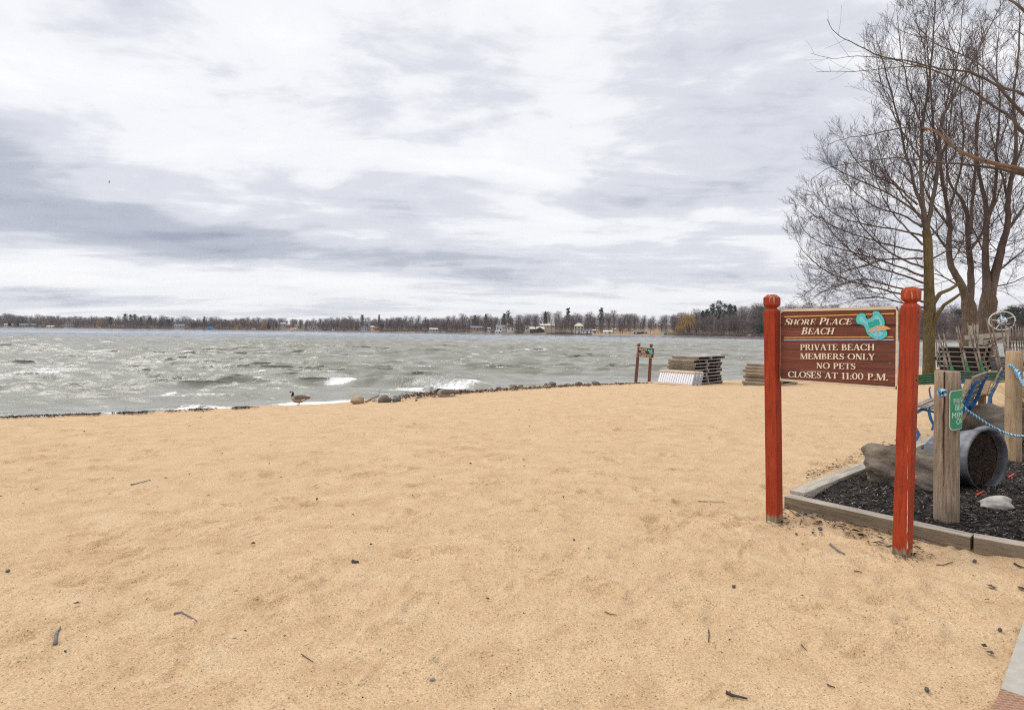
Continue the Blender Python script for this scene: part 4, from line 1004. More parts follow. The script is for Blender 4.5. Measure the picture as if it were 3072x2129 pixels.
HOUSES = [  # px left, px right, foot y (pixels above water), wall height px, roof height px, wall, roof, how far back, style, label
    (16, 36, 5, 3, 2, 'w', 'w', 14, 0, 'low white roofed cottage at the far left end of the opposite shore'),
    (64, 102, 3, 5, 3, 'g', 'g', 10, 0, 'long grey lakeside house left of the first yellow willow'),
    (142, 160, 2, 3, 1.5, 'w', 'w', 5, 0, 'low white boathouse just right of the first yellow willow'),
    (195, 222, 3, 11, 5, 'p', 'g', 14, 1, 'tall grey roofed house between the two leftmost yellow willows'),
    (524, 551, 5, 6, 4, 'b', 'g', 14, 0, 'grey blue house left of the wide rounded bare tree'),
    (842, 857, 13, 7, 4, 'b', 'b', 40, 0, 'small pale blue house high on the bank'),
    (858, 872, 12, 3, 4, 'o', 'o', 40, 0, 'small orange roofed house beside the pale blue one'),
    (884, 906, 8, 7, 5, 'c', 'w', 24, 1, 'cream two storey house above a white boathouse'),
    (872, 888, 1, 4, 2, 'w', 'c', 3, 0, 'white boathouse on the water below the cream house'),
    (926, 956, 4, 9, 5, 'p', 'g', 12, 1, 'grey lavender gabled house near the water'),
    (1084, 1101, 6, 8, 5, 'b', 'g', 20, 1, 'pale blue grey gabled house among bare trees'),
    (1112, 1122, 8, 6, 3, 'w', 'w', 25, 0, 'little white house right of the pale blue grey gabled house'),
    (1124, 1136, 6, 5, 3, 'o', 'o', 20, 0, 'orange brown house among trees near mid shore'),
    (1289, 1313, 4, 6, 3, 'gr', 'w', 8, 0, 'pale green house with a dark deck at the water'),
    (1412, 1452, 8, 9, 4, 'pk', 'g', 22, 0, 'pinkish house behind a screen of bare trees'),
    (1461, 1471, 9, 6, 3, 'w', 'b', 16, 0, 'small white and blue cottage left of the white boathouse'),
    (1488, 1516, 9, 12, 4, 'w', 'g', 26, 0, 'grey white house behind the white boathouse'),
    (1485, 1504, 0, 6, 1.2, 'w', 'w', 2, 0, 'white boathouse standing at the water edge with dark opening'),
    (1521, 1542, 9, 9, 7, 'w', 'r', 20, 1, 'white house with steep reddish gable'),
    (1574, 1596, 9, 13, 3, 'w', 'g', 26, 0, 'white two storey house left of the cream roofed hall'),
    (1590, 1632, 9, 6, 7, 'd', 'cr', 15, 2, 'wide cream roofed hall with dark glass front'),
    (1622, 1664, 20, 6, 5, 'c', 'cr', 60, 0, 'long cream roofed building higher up the slope'),
    (1722, 1751, 8, 18, 9, 'yg', 'cr', 22, 3, 'tall pale green house with cream hip roof'),
    (1721, 1742, 3, 8, 2, 'w', 'g', 8, 0, 'white annex below the tall pale green house'),
    (1746, 1777, 4, 9, 5, 'w', 'bg', 12, 1, 'white house with blue grey roof and porch'),
    (1778, 1787, 5, 9, 2, 'w', 'w', 12, 0, 'narrow white house right of the blue grey roof'),
    (1810, 1836, 4, 6, 4, 'w', 'w', 12, 2, 'white cottage with two gables beside the sandy beach'),
    (1838, 1847, 13, 4, 2, 'w', 'w', 50, 0, 'tiny white shed on the slope above the cottage'),
    (1902, 1940, 4, 7, 5, 'db', 'g', 14, 2, 'dark brown barn with grey roof on the sandy slope'),
    (1992, 2000, 1, 8, 2, 't', 't', 5, 0, 'small teal shed at the water edge'),
    (2006, 2024, 1, 6, 3, 'c', 'd', 8, 4, 'open dark roofed pavilion near the teal shed')]
HC = {'w': (.72, .72, .73), 'g': (.24, .24, .26), 'p': (.42, .39, .42), 'b': (.40, .47, .54), 'o': (.42, .17, .08), 'c': (.62, .54, .42), 'gr': (.36, .48, .42), 'pk': (.42, .30, .29), 'r': (.34, .15, .12),
      'd': (.05, .055, .06), 'cr': (.72, .64, .50), 'yg': (.46, .52, .40), 'bg': (.28, .34, .40), 'db': (.085, .045, .04), 't': (.05, .25, .34)}
HM = {k: plain('house_paint_' + {'w': 'white', 'g': 'grey', 'p': 'lavender', 'b': 'pale_blue', 'o': 'orange', 'c': 'cream', 'gr': 'pale_green', 'pk': 'pink', 'r': 'red', 'd': 'dark', 'cr': 'straw', 'yg': 'sage', 'bg': 'slate', 'db': 'brown', 't': 'teal'}[k], v, .8, tuple(q * .85 for q in v), .6) for k, v in HC.items()}
HM['glass'] = plain('window_glass', (.04, .05, .06), .15)
def house(px0, px1, fy, wh, rh, wall, roof, back, style, label):
    pc = (px0 + px1) / 2; D = float(far_D(pc)) + back; s = D / FPX; Xr, _ = ray(pc, HY)
    shore_y = 1.0                                                       # foot height from the pixels above the waterline
    z = ZW + fy * s * .95 + .2; c = Vector((Xr * D, D, z)); W = (px1 - px0) * s; H = wh * s; Rh = rh * s; dep = min(9.0, max(4.0, W * .7))
    a = -math.atan2(c.x, c.y); e = Vector((math.cos(a), math.sin(a), 0)); f = Vector((math.sin(a), -math.cos(a), 0)); up = Vector((0, 0, 1))   # f faces the lake
    root = thing('house' if style != 4 else 'pavilion', label, 'house' if style != 4 else 'pavilion', c, 'buildings along the far shore')
    gz_ = ZW + float(rise(pc, back)); low = min(gz_, z) - 1.0
    if style == 4:
        m = MB()
        for q in (-.45, -.15, .15, .45):
            for w in (-1.5, 1.5): m = MB(); m.box(c + e * W * q + f * w + up * (H / 2 + (low - z) / 2), (.35, .35, H + z - low), e, None, up); m.build('pillar', HM[wall], root)
    else:
        m = MB(); m.box(c + up * ((H + low - z) / 2), (W, dep, H + z - low), e, None, up); wl = m.build('wall', HM[wall], root)
    m = MB(); o = .35; hw, hd = W / 2 + o, dep / 2 + o
    if style == 3:
        m.add([c + e * x + f * y + up * (H + .02) for x, y in ((-hw, hd), (hw, hd), (hw, -hd), (-hw, -hd))] + [c - e * W * .12 + up * (H + Rh), c + e * W * .12 + up * (H + Rh)], [(0, 1, 5, 4), (1, 2, 5), (2, 3, 4, 5), (3, 0, 4), (3, 2, 1, 0)])
    elif style in (1, 2) and style == 1:                                # gable towards the lake
        m.add([c + e * x + f * y + up * (H + q) for y in (hd, -hd) for x, q in ((-hw, .02), (hw, .02), (0, Rh))], [(0, 1, 2), (5, 4, 3), (0, 2, 5, 3), (2, 1, 4, 5), (1, 0, 3, 4)])
    else:
        m.add([c + e * x + f * y + up * (H + q) for x in (-hw, hw) for y, q in ((hd, .02), (-hd, .02), (0, Rh))], [(2, 1, 0), (3, 4, 5), (0, 3, 5, 2), (2, 5, 4, 1), (1, 4, 3, 0)])
    rf = m.build('roof', HM[roof], root)
    if style == 2:                                                      # second gable facing the lake
        q = W * .26
        m = MB(); m.add([c + e * (W * .2 + x) + f * y + up * (H + z_) for y in (hd + .3, 0) for x, z_ in ((-q, -.2), (q, -.2), (0, Rh * .8))], [(0, 1, 2), (0, 2, 5, 3), (2, 1, 4, 5)]); m.build('front_gable', HM[roof if wall != 'd' else 'd'], root)
    if style == 4: return
    nf = 2 if H > 5.2 else 1; nw = max(2, min(6, int(W / 2.6)))
    gm = 'glass' if wall not in ('d', 'db') else 'w'
    for fl in range(nf):
        for k in range(nw):
            if fl == 0 and k == nw // 2: continue
            x = (k + .5) / nw - .5; hh = H / nf
            m = MB(); m.box(c + e * W * x + f * (dep / 2 + .03) + up * (hh * fl + hh * .55), (min(1.2, W / nw * .55), .08, min(1.5, hh * .5)), e, None, up); m.build('window', HM[gm] if wall != 'd' else HM['glass'], root)
    m = MB(); m.box(c + e * W * ((nw // 2 + .5) / nw - .5) + f * (dep / 2 + .04) + up * min(1.1, H * .45), (1.1, .1, min(2.1, H * .85)), e, None, up); m.build('door', HM['db'] if wall in ('w', 'c', 'p', 'b') else HM['glass'], root)
    if H > 4.5: m = MB(); m.box(c + e * W * .25 - f * dep * .1 + up * (H + Rh * .8), (.8, .8, Rh * .9), e, None, up); m.build('chimney', HM['r'], rf)
for h_ in HOUSES: house(*h_)

def put_far(name, V, F, mt, px, o, label, cat, group, parts=None):
    p = far_pt(px, o); ob = np_mesh(name, V, F, mt); ob.location = p; return tag(ob, label, cat, group)
def build_woods():
    rs = np.random.RandomState(17)
    tmpl = [bare_arrays(rs, 1.0 * 13, rs.uniform(4.2, 6.6), 560, .058, .03) for _ in range(14)]
    Vs = []; Fs = []; n = 0
    def clear(px, o):
        for (a, b, fy, wh, rh, w_, r_, back, st, lb) in HOUSES:
            if a - 3 < px < b + 3 and o < back + 6: return True
        return False
    rows = [(5, 20, 5.0), (14, 30, 4.6), (28, 48, 4.8), (45, 70, 5.2), (65, 95, 6), (90, 120, 7)]
    for (o0, o1, sp) in rows:
        px = -420.0
        while px < 3500:
            D = float(far_D(px)); px += sp * FPX / D * rs.uniform(.6, 1.4); o = rs.uniform(o0, o1)
            if clear(px, o) and rs.rand() < (.93 if o < 30 else .7): continue
            if 1780 < px < 2010 and o < 32 and rs.rand() < .85: continue
            if 1640 < px < 1720 and o < 26 and rs.rand() < .6: continue
            if px < 1500 and o < 14 and rs.rand() < .25: continue
            V, F = tmpl[rs.randint(14)]; th = rs.uniform(0, 6.28)
            hs = np.interp(px, [0, 500, 1000, 1400, 1600, 1850, 2000, 2120, 2300, 3000], [1.0, .92, .95, 1.0, 1.02, 1.0, .92, 1.1, 1.2, 1.0]) * rs.uniform(.74, 1.10) * (1.0 + .45 * float(fbm(px * .022, o * .02, 2, 71))) * (1.0 if o > 16 else .78)
            V = V * np.array([hs, hs, hs]); V = np.stack([V[:, 0] * math.cos(th) - V[:, 1] * math.sin(th), V[:, 0] * math.sin(th) + V[:, 1] * math.cos(th), V[:, 2]], -1)
            p = far_pt(px, o); Vs.append(V + np.array(p[:])); Fs.append(F + n); n += len(V)
    # low shrubs along the bank
    for i in range(2600):
        px = rs.uniform(-300, 3400)
        if clear(px, 4) or 1780 < px < 1990: continue
        V = []; F = []
        h = rs.uniform(1.4, 3.8)
        for k in range(26):
            d = np.array([rs.normal(0, .5), rs.normal(0, .5), 1.0]); d /= np.linalg.norm(d); blades(V, F, np.array([rs.normal(0, .9), rs.normal(0, .9), -.3]), d, h * rs.uniform(.6, 1.1), .09, rs)
        p = far_pt(px, rs.uniform(.3, 7)); Vs.append(np.array(V) + np.array(p[:])); Fs.append(np.array(F) + n); n += len(V)
    o = np_mesh('woods', np.concatenate(Vs), np.concatenate(Fs), M['woods']); tag(o, 'leafless purple brown woods along the far shore', None, None, 'stuff')
    # separate trees one can tell apart
    def tree(name, label, cat, group, px, o, h, crown, cm, trunk_r=.25, zoff=0):
        p = far_pt(px, o); root = thing(name, label, cat, p, group)
        m = MB(); m.tube([p + Vector((0, 0, -.8)), p + Vector((0, 0, h * .45)), p + Vector((.1, 0, h * .8))], [trunk_r, trunk_r * .7, trunk_r * .25], 6); m.build('trunk', M['woods2'], root)
        V, F = crown; c = np_mesh('crown', V, F, cm, root)
        return root
    def willow(h, w):
        V = []; F = []
        for i in range(900):
            a = rs.uniform(0, 6.28); f = rs.rand() ** .5; r = w * f; z = h * (.30 + .62 * math.sqrt(max(0, 1 - f * f)) * rs.uniform(.35, 1)) + rs.normal(0, .4)
            p = np.array([r * math.cos(a), r * math.sin(a), z]); d = np.array([math.cos(a) * .3 + rs.normal(0, .15), math.sin(a) * .3 + rs.normal(0, .15), -1.0 if rs.rand() < .75 else .8]); d /= np.linalg.norm(d)
            blades(V, F, p, d, rs.uniform(.12, .36) * h, .10, rs)
        return np.array(V), np.array(F)
    def pine(h, w, irregular):
        V = []; F = []
        n_ = 90 if irregular else 90
        for i in range(n_):
            f = rs.rand(); z = h * (.12 + .84 * f) if not irregular else h * (.25 + .72 * f)
            rr = w * (1 - f) ** .8 * rs.uniform(.5, 1.1) if not irregular else w * (1 - .55 * f ** 2) * rs.uniform(.1, 1.05)
            a = rs.uniform(0, 6.28); c = np.array([rr * math.cos(a), rr * math.sin(a), z])
            for k in range(16):
                q = c + rs.normal(0, 1, 3) * np.array([.55, .55, .28]) * (w * .32); d = rs.normal(0, 1, 3) + np.array([math.cos(a), math.sin(a), .3]); d /= np.linalg.norm(d); blades(V, F, q, d, rs.uniform(.4, 1.0), .26, rs)
        return np.array(V), np.array(F)
    W_ = M['willow']
    for px, h, w, o, lb in ((138, 9, 5, 12, 'yellow willow nearest the left end of the far shore'), (301, 11, 5.2, 12, 'rounded yellow willow left of the first dark evergreens'), (343, 6, 4, 8, 'small yellow brown willow below the first dark evergreens'),
                            (648, 7, 5, 14, 'yellow brown willow right of the blue sloping canopy'), (717, 7.5, 4, 8, 'yellow willow over a low dark hedge'), (760, 9, 4, 22, 'yellow willow higher up, behind the white tent'), (794, 11, 4.6, 5, 'drooping yellow willow beside a dark column of evergreen'),
                            (2062, 17, 5.6, 12, 'tall golden willow, the largest yellow tree on the far shore'), (2038, 8, 3.2, 9, 'lower golden willow at the foot of the tallest one')):
        tree('willow_tree', lb, 'tree', 'yellow willows on the far shore', px, o, h * .9, willow(h, w), W_)
    N_ = M['needles']
    ev = [(56, 9, 2.6, 10, 0), (28, 7, 2.2, 12, 0), (331, 15, 3.6, 22, 1), (376, 19, 4.6, 35, 1), (391, 18, 3.4, 34, 1), (404, 19, 3.0, 34, 1), (422, 15, 2.6, 34, 0), (449, 14, 3, 34, 1), (484, 11, 4, 20, 1), (507, 12, 3.6, 20, 1), (612, 17, 2.2, 30, 0), (805, 11, 1.6, 5, 0), (1086, 17.5, 3, 60, 1), (1137, 18, 1.6, 60, 0),
          (1512, 16, 2.6, 60, 1), (1524, 19, 2.8, 62, 1), (1457, 16, 2.2, 60, 0), (1425, 15, 2.2, 60, 0), (1704, 19.5, 2.6, 70, 1), (1803, 19, 2.8, 66, 1), (1636, 17, 2, 60, 0), (2108, 16, 2.2, 40, 0), (2122, 17, 2.5, 42, 1), (2137, 21, 3.2, 44, 1), (2157, 23, 3, 46, 1), (2172, 21, 3, 44, 1), (2190, 20, 2.8, 44, 1), (2204, 19, 2.2, 40, 0), (2283, 18, 2.6, 30, 1), (2281, 8, 2.5, 5, 1),
          (2878, 13, 2.4, 40, 1), (2990, 12, 3.0, 20, 1), (3018, 14, 3.4, 25, 1), (3040, 16, 3.6, 22, 1), (3066, 15, 3.4, 20, 1)]
    groups = ((0, 60, 'dark evergreen by the cottages at the far left'), (300, 520, 'dark evergreen in the clump near the rounded yellow willow'), (600, 620, 'slim dark evergreen above the blue sloping canopy'), (800, 810, 'dark evergreen column beside the drooping willow'),
              (1080, 1140, 'evergreen top standing above the mid shore woods'), (1420, 1640, 'evergreen top above the white lakeside houses'), (1700, 1707, 'dark pine top above the tall pale green house'), (1800, 1806, 'flat topped pine above the white cottage'), (2100, 2300, 'tall dark pine in the cluster right of the golden willow'), (2870, 2880, 'evergreen on the far shore seen just right of the mossy trunk'), (2980, 3100, 'dark pine on the far shore at the photo right edge'))
    for i, (px, h, w, o, irr) in enumerate(ev):
        lb = [g for g in groups if g[0] <= px <= g[1]][0]
        tree('pine_tree' if irr else 'fir_tree', lb[2], 'evergreen', 'evergreens: ' + lb[2], px, o, h, pine(h, w, irr), N_)
    V, F = bare_arrays(rs, 12.5, 11, 900, .10, .12); tree('bare_tree', 'wide rounded bare tree left of the blue sloping canopy', 'tree', None, 580, 10, 10, (V, F), M['woods'])
    for px in (1575, 1583, 1606, 1655, 1667, 1684, 1697, 1716, 1840, 1862, 1868, 1890, 1952, 1962, 2095, 2118, 2146, 2170, 2188, 2215, 2238, 2262, 2275):
        h = rs.uniform(11, 15); V, F = bare_arrays(rs, h, rs.uniform(2.4, 3.6), 120, .07, .35); tree('bare_tree', 'leafless grey tree standing clear of the woods on the right part of the far shore', 'tree', 'leafless trees standing clear of the far woods', px, rs.uniform(5, 11), h * .85, (V, F), M['woods2'], .2)
build_woods()
def far_bits():
    # blue sloping canopy at the water
    c = far_pt(632, 1); s = c.y / FPX; m = MB(); w = 27 * s; pr = [(-.5, .75), (-.15, 1.0), (.12, .8), (.5, .12), (.5, -.05), (-.32, .1)]
    m.prism([(x * w, y * 9 * s) for x, y in pr], -2.2, 2.2, Vector((c.x, c.y, ZW)), Vector((1, 0, 0)), Vector((0, 0, 1)), Vector((0, -1, 0)))
    root = thing('water_slide', 'bright blue sloping water slide at the edge of the far shore', 'water slide', c)
    m.build('slope', plain('blue_canvas', (.04, .24, .48), .5, (.03, .2, .4), .3), root)
    m = MB()
    for q in (-.42, .3): m.tube([Vector((c.x + w * q, c.y, ZW - .6)), Vector((c.x + w * q, c.y, ZW + 8 * s * (.5 - q * .45)))], .25, 6)
    m.build('leg', HM['w'], root)
    def boat(px, wpx, hpx, o, label, mt):
        c = far_pt(px, o); s = c.y / FPX; W = wpx * s; H = hpx * s; z = max(c.z, ZW) ; e = Vector((1, 0, 0)); rings = []
        for t in np.linspace(0, 1, 9):
            wd = .9 * math.sin(math.pi * (.12 + .80 * t)) ** .6; x = (t - .5) * W; sh = H * (.55 + .25 * abs(2 * t - 1) ** 2)
            rings.append([Vector((c.x + x, c.y + wd * q, z + sh * zz)) for q, zz in ((-1, 1), (-.7, .1), (0, 0), (.7, .1), (1, 1))])
        root = thing('boat', label, 'boat', (c.x, c.y, z), 'boats and covers on the far shore'); m = MB(); m.loft(rings, True, True); m.build('hull', HM[mt], root)
        m = MB(); m.loft([[Vector((c.x + x * W, c.y + y, z + H * q)) for y, q in ((-.75, .6), (-.6, 1.0), (.6, 1.0), (.75, .6))] for x in (-.2, -.12, .14, .22)]); m.build('cabin', HM['w' if mt != 'w' else 'g'], root)
    for px, w, h, o, lb, mt in ((297, 9, 4, 1, 'small white covered boat below the rounded yellow willow', 'w'), (761, 12, 5, 1, 'white covered boat left of the drooping yellow willow', 'w'), (1332, 16, 3, 1, 'low white boat beside the pale green house', 'w'), (1363, 8, 3, .5, 'small blue boat on shore right of the low white boat', 'b'),
                                (965, 12, 3, .5, 'grey boat on shore right of the lavender gabled house', 'g'), (1000, 9, 4, 1, 'white boat with cover before the dark piers at mid shore', 'w'), (1518, 7, 3, 3, 'little white dinghy on the bank right of the white boathouse', 'w'), (1794, 10, 5, 7, 'white boat under a cover left of the white cottage', 'w'), (2249, 13, 5, 1, 'grey boat on the shore close to the left red post', 'g'),
                                (121, 7, 4, 2, 'white boat at the foot of the leftmost yellow willow', 'w'), (1954, 9, 2.5, 3, 'yellow boat lying on the sandy slope by the brown barn', 'cr')):
        boat(px, w, h, o, lb, mt)
    # white arched arbour among the trees
    c = far_pt(2089, 12); s = c.y / FPX; c.z = ZW + 14 * s; root = thing('garden_arbour', 'pale arched arbour under the trees right of the golden willow', 'arbour', c); m = MB(); m.tube([c + Vector((math.cos(t) * 8 * s, 0, math.sin(t) * 2.4 * s)) for t in np.linspace(0, math.pi, 10)], .3, 6); m.build('arch', HM['c'], root)
    for q in (-7, 7): m = MB(); m.tube([c + Vector((q * s, 0, -11 * s)), c + Vector((q * s, 0, .8 * s))], .2, 6); m.build('arbour_leg', HM['c'], root)
    # a long dark seawall
    pts = [far_pt(px, -1.0) for px in range(1640, 1790, 15)]; m = MB()
    for p, q in zip(pts[:-1], pts[1:]): m.bar(Vector((p.x, p.y, ZW + .55)), Vector((q.x + .02, q.y, ZW + .55)), .6, 1.6)
    tag(m.build('seawall', plain('dark_seawall_stone', (.05, .038, .034), .9, (.09, .07, .06), .8), None), 'long dark stone seawall below the tall pale green house', 'wall')
far_bits()

# ------------------------------------------------------------------ near trees
def up_bend(d, k): d = d + Vector((0, 0, k)); d.normalize(); return d
class TreeGrower:
    def __init__(s, seed, density=1.0, minr=.0045): s.r = random.Random(seed); s.big = MB(); s.small = MB(); s.dens = density; s.minr = minr
    def rnd(s, a): return Vector((s.r.gauss(0, a), s.r.gauss(0, a), s.r.gauss(0, a)))
    def limb(s, pts, r0, r1, k=8):
        """a guided limb, smoothed and slightly crooked"""
        P = [Vector(p) for p in pts]; Q = []
        for i in range(len(P) - 1):
            p0 = P[max(i - 1, 0)]; p1, p2 = P[i], P[i + 1]; p3 = P[min(i + 2, len(P) - 1)]
            for j in range(4):
                t = j / 4; Q.append(.5 * ((2 * p1) + (p2 - p0) * t + (2 * p0 - 5 * p1 + 4 * p2 - p3) * t * t + (3 * p1 - p0 - 3 * p2 + p3) * t ** 3))
        Q.append(P[-1]); L = (Q[-1] - Q[0]).length
        Q = [q + (s.rnd(.035 * (Q[i + 1] - q).length) if 0 < i < len(Q) - 1 else Vector((0, 0, 0))) for i, q in enumerate(Q)]
        n = len(Q); rad = [r0 + (r1 - r0) * (i / (n - 1)) ** .62 for i in range(n)]
        s.big.tube(Q, rad, k, False); return Q, rad
    def shoots(s, Q, rad, lev, spacing, length, start=.15, up=.12, ang=(28, 55)):
        """side branches along a limb"""
        seg = [(Q[i + 1] - Q[i]).length for i in range(len(Q) - 1)]; tot = sum(seg); n = max(1, int(tot / spacing * s.dens)); side = s.r.uniform(0, 6.28)
        for i in range(n):
            f = start + (1 - start) * (i + s.r.random()) / n; x = f * tot; k = 0
            while k < len(seg) - 1 and x > seg[k]: x -= seg[k]; k += 1
            t = min(1, x / max(seg[k], 1e-6)); p = Q[k].lerp(Q[k + 1], t); d = (Q[k + 1] - Q[k]).normalized(); r = rad[k]
            a_ = d.orthogonal().normalized(); b_ = d.cross(a_); side += 2.4 + s.r.uniform(-.5, .5); o = a_ * math.cos(side) + b_ * math.sin(side)
            an = R(s.r.uniform(*ang)); dd = d * math.cos(an) + o * math.sin(an); L = length * (1 - .55 * f) * s.r.uniform(.55, 1.25)
            s.branch(p, dd, L, max(s.minr, min(r * .55, L * .011)), lev, up)
        # the tip goes on as a fine shoot
        if lev <= 3: s.branch(Q[-1], (Q[-1] - Q[-2]).normalized(), length * .45, max(s.minr, rad[-1] * .9), lev, up)
    def branch(s, p, d, L, r, lev, up):
        n = 4 if lev < 3 else (3 if lev == 3 else 2); pts = [p]; q = p.copy(); d = d.normalized()
        for i in range(n):
            d = up_bend(d + s.rnd(.085), up * s.r.uniform(.6, 1.4)); q = q + d * (L / n); pts.append(q.copy())
        rad = [max(s.minr * .75, r * (1 - .75 * i / n)) for i in range(n + 1)]
        (s.big if r > .02 else s.small).tube(pts, rad, 5 if lev < 3 else 3, False)
        if lev >= 5 or L < .16: return
        nch = {2: 8, 3: 4}.get(lev, 0)
        if nch == 0: return; nch = max(1, int(nch * s.dens * min(1.3, .5 + L * .4) + s.r.random()))
        for i in range(nch):
            f = .2 + .8 * (i + s.r.random()) / nch; k = min(n - 1, int(f * n)); t = f * n - k; pp = pts[k].lerp(pts[k + 1], min(1, t)); dd = (pts[k + 1] - pts[k]).normalized()
            o = (dd.orthogonal().normalized()); o.rotate(Matrix.Rotation(s.r.uniform(0, 6.28), 3, dd)); an = R(s.r.uniform(25, 55))
            s.branch(pp, dd * math.cos(an) + o * math.sin(an), L * s.r.uniform(.35, .6), r * .55, lev + 1, up * 1.1)
def px_limb(pts, D, dz=0.0, spread=0.0):
    """pixel polyline at depth D, drifting dz metres in depth towards the tip"""
    n = len(pts); return [at(x, y, D + dz * (i / max(1, n - 1)) ** 1.2) for i, (x, y) in enumerate(pts)]
def c7(l): return [(2300 + .3353 * x, 500 + .3353 * y) for x, y in l]
def c6(l): return [(2300 + .4386 * x, .4386 * y) for x, y in l]

def mossy_tree():
    D = 30.0; T = TreeGrower(5, .92, .0064); tr = TreeGrower(6)
    base = at(2787, 1140, D); base.z = G(base.x, base.y) - .1
    root = thing('bare_tree', 'slender leafless tree with a mossy trunk just right of the beach sign', 'tree', base, 'leafless trees by the water')
    trunk = [base] + px_limb([(2787, 1090), (2787, 1000), (2789, 925), (2787, 860), (2786, 802), (2783, 718), (2778, 690)], D)
    rr = [.30, .275, .262, .265, .225, .215, .20, .185]
    mb = MB(); Q = []; 
    mb.tube(trunk, rr, 12, False)
    fork = px_limb([(2790, 925), (2806, 900), (2820, 880), (2850, 868), (2878, 850)], D, .8); mb.tube(fork, [.13, .115, .10, .085, .07], 8, False)
    f2 = px_limb([(2800, 975), (2812, 945), (2832, 915), (2862, 895), (2885, 878)], D - .2, -.8); mb.tube(f2, [.10, .085, .08, .07, .05], 8, False)
    mb.build('trunk', M['bark1'], root, smooth=True)
    L = []
    def go(pts, r0, r1, dz, sp=.42, ln=2.2, up=.16, st=.12, k=7):
        ln *= 1.25
        Q, rad = T.limb(px_limb(pts, D, dz), r0, r1, k); T.shoots(Q, rad, 2, sp, ln, st, up)
    go([(2778, 692), (2766, 617), (2746, 567), (2730, 504), (2703, 395), (2680, 300), (2655, 215), (2640, 150)], .13, .018, 1.5, .4, 2.3)
    go([(2780, 690), (2795, 614), (2813, 504), (2820, 417), (2828, 350), (2870, 272), (2914, 193), (2945, 130), (3000, 22)], .14, .018, -1.0, .4, 2.3)
    go([(2779, 695), (2765, 570), (2767, 395), (2787, 263), (2800, 130), (2806, 20), (2812, -80)], .12, .015, .5, .4, 2.2)
    go([(2800, 590), (2822, 480), (2850, 380), (2862, 250), (2880, 120), (2890, 0)], .08, .012, 2.5, .4, 2.0)
    lower = [([(1400, 1210), (1180, 1130), (880, 1060), (640, 985), (470, 890), (330, 760), (265, 640)], -1.0), ([(1400, 1040), (1180, 960), (960, 890), (760, 760), (600, 600), (480, 420), (460, 330)], 1.0),
             ([(1390, 820), (1050, 830), (880, 890), (700, 935), (540, 985), (420, 1080)], -2.0), ([(1400, 620), (1200, 570), (950, 525), (700, 470), (540, 370), (430, 250)], .6), ([(1390, 540), (1200, 430), (950, 350), (760, 200), (640, 60)], -1.5),
             ([(1350, 340), (1150, 170), (900, 40), (760, -110), (690, -260)], 1.2), ([(1400, 760), (1150, 715), (900, 640), (660, 560), (430, 440), (300, 330)], 2.2), ([(1420, 1260), (1200, 1215), (1000, 1165), (800, 1190), (600, 1250)], 1.4),
             ([(1400, 900), (1160, 800), (960, 650), (820, 480), (760, 300), (740, 160)], -2.6), ([(1400, 700), (1260, 560), (1100, 380), (1000, 180), (960, 0), (930, -200)], 2.8), ([(1400, 1100), (1150, 1080), (900, 1010), (700, 1040), (480, 1130), (390, 1210)], -2.4), ([(1400, 980), (1200, 900), (1000, 830), (750, 760), (500, 690), (330, 560), (280, 450)], -.4),
             ([(1420, 860), (1600, 760), (1800, 640), (1950, 460), (2050, 300)], -2.0), ([(1450, 640), (1600, 480), (1720, 300), (1790, 120)], 1.8), ([(1400, 480), (1220, 260), (1080, 60), (1000, -160), (960, -360)], -2.2), ([(1380, 440), (1120, 260), (820, 120), (620, 20), (520, -120)], 2.0)]
    for pts, dz in lower: go(c7(pts), .062, .009, dz, .36, 1.75, .13, .2, 6)
    go(c6([(1050, 1080), (930, 900), (830, 700), (770, 500), (730, 300)]), .05, .008, 1.0, .36, 1.7); go(c6([(1080, 900), (980, 640), (930, 420), (900, 200), (890, 60)]), .05, .008, -1.6, .36, 1.7)
    go(c6([(1190, 900), (1250, 600), (1280, 400), (1220, 200), (1180, 20)]), .05, .008, -2.2, .36, 1.7); go(c6([(1110, 700), (1090, 400), (1040, 200), (1000, 60)]), .045, .008, 2.2, .36, 1.6)
    T.big.build('limbs', M['limb'], root, smooth=True); T.small.build('twigs', M['twig'], root)
mossy_tree()
def willow_trunk_tree(label, D, trunk, rr, limbs, seed, dens=.9):
    T = TreeGrower(seed, dens, .0072); b = at(*trunk[0], D); b.z = G(b.x, b.y) - .15
    root = thing('bare_tree', label, 'tree', b, 'leafless trees by the water')
    mb = MB(); mb.tube([b] + px_limb(trunk[1:], D), rr, 14, False); mb.build('trunk', M['bark2'], root, smooth=True)
    for pts, r0, r1, dz, ln in limbs:
        Q, rad = T.limb(px_limb(pts, D, dz), r0, r1, 9 if r0 > .1 else 6); T.shoots(Q, rad, 2, .36, ln, .15, .10)
    rr_ = random.Random(seed + 1); cxm = trunk[0][0]
    for i in range(16):                                                   # thin crooked low limbs
        x0 = cxm + rr_.uniform(-45, 60); y0 = rr_.uniform(690, 880); sg = rr_.choice((-1, 1)); a_ = rr_.uniform(-.5, .5); L = rr_.uniform(60, 150); pts = [(x0, y0)]
        for k in range(4): x0 += sg * L / 4 * math.cos(a_); y0 -= L / 4 * math.sin(a_); a_ += rr_.uniform(-.35, .45); pts.append((x0, y0))
        Q, rad = T.limb(px_limb(pts, D, rr_.uniform(-2.5, 2.5)), .028, .009, 5); T.shoots(Q, rad, 3, .30, 1.25, .1, .08)
    T.big.build('limbs', M['limb'], root, smooth=True); T.small.build('twigs', M['twig'], root)
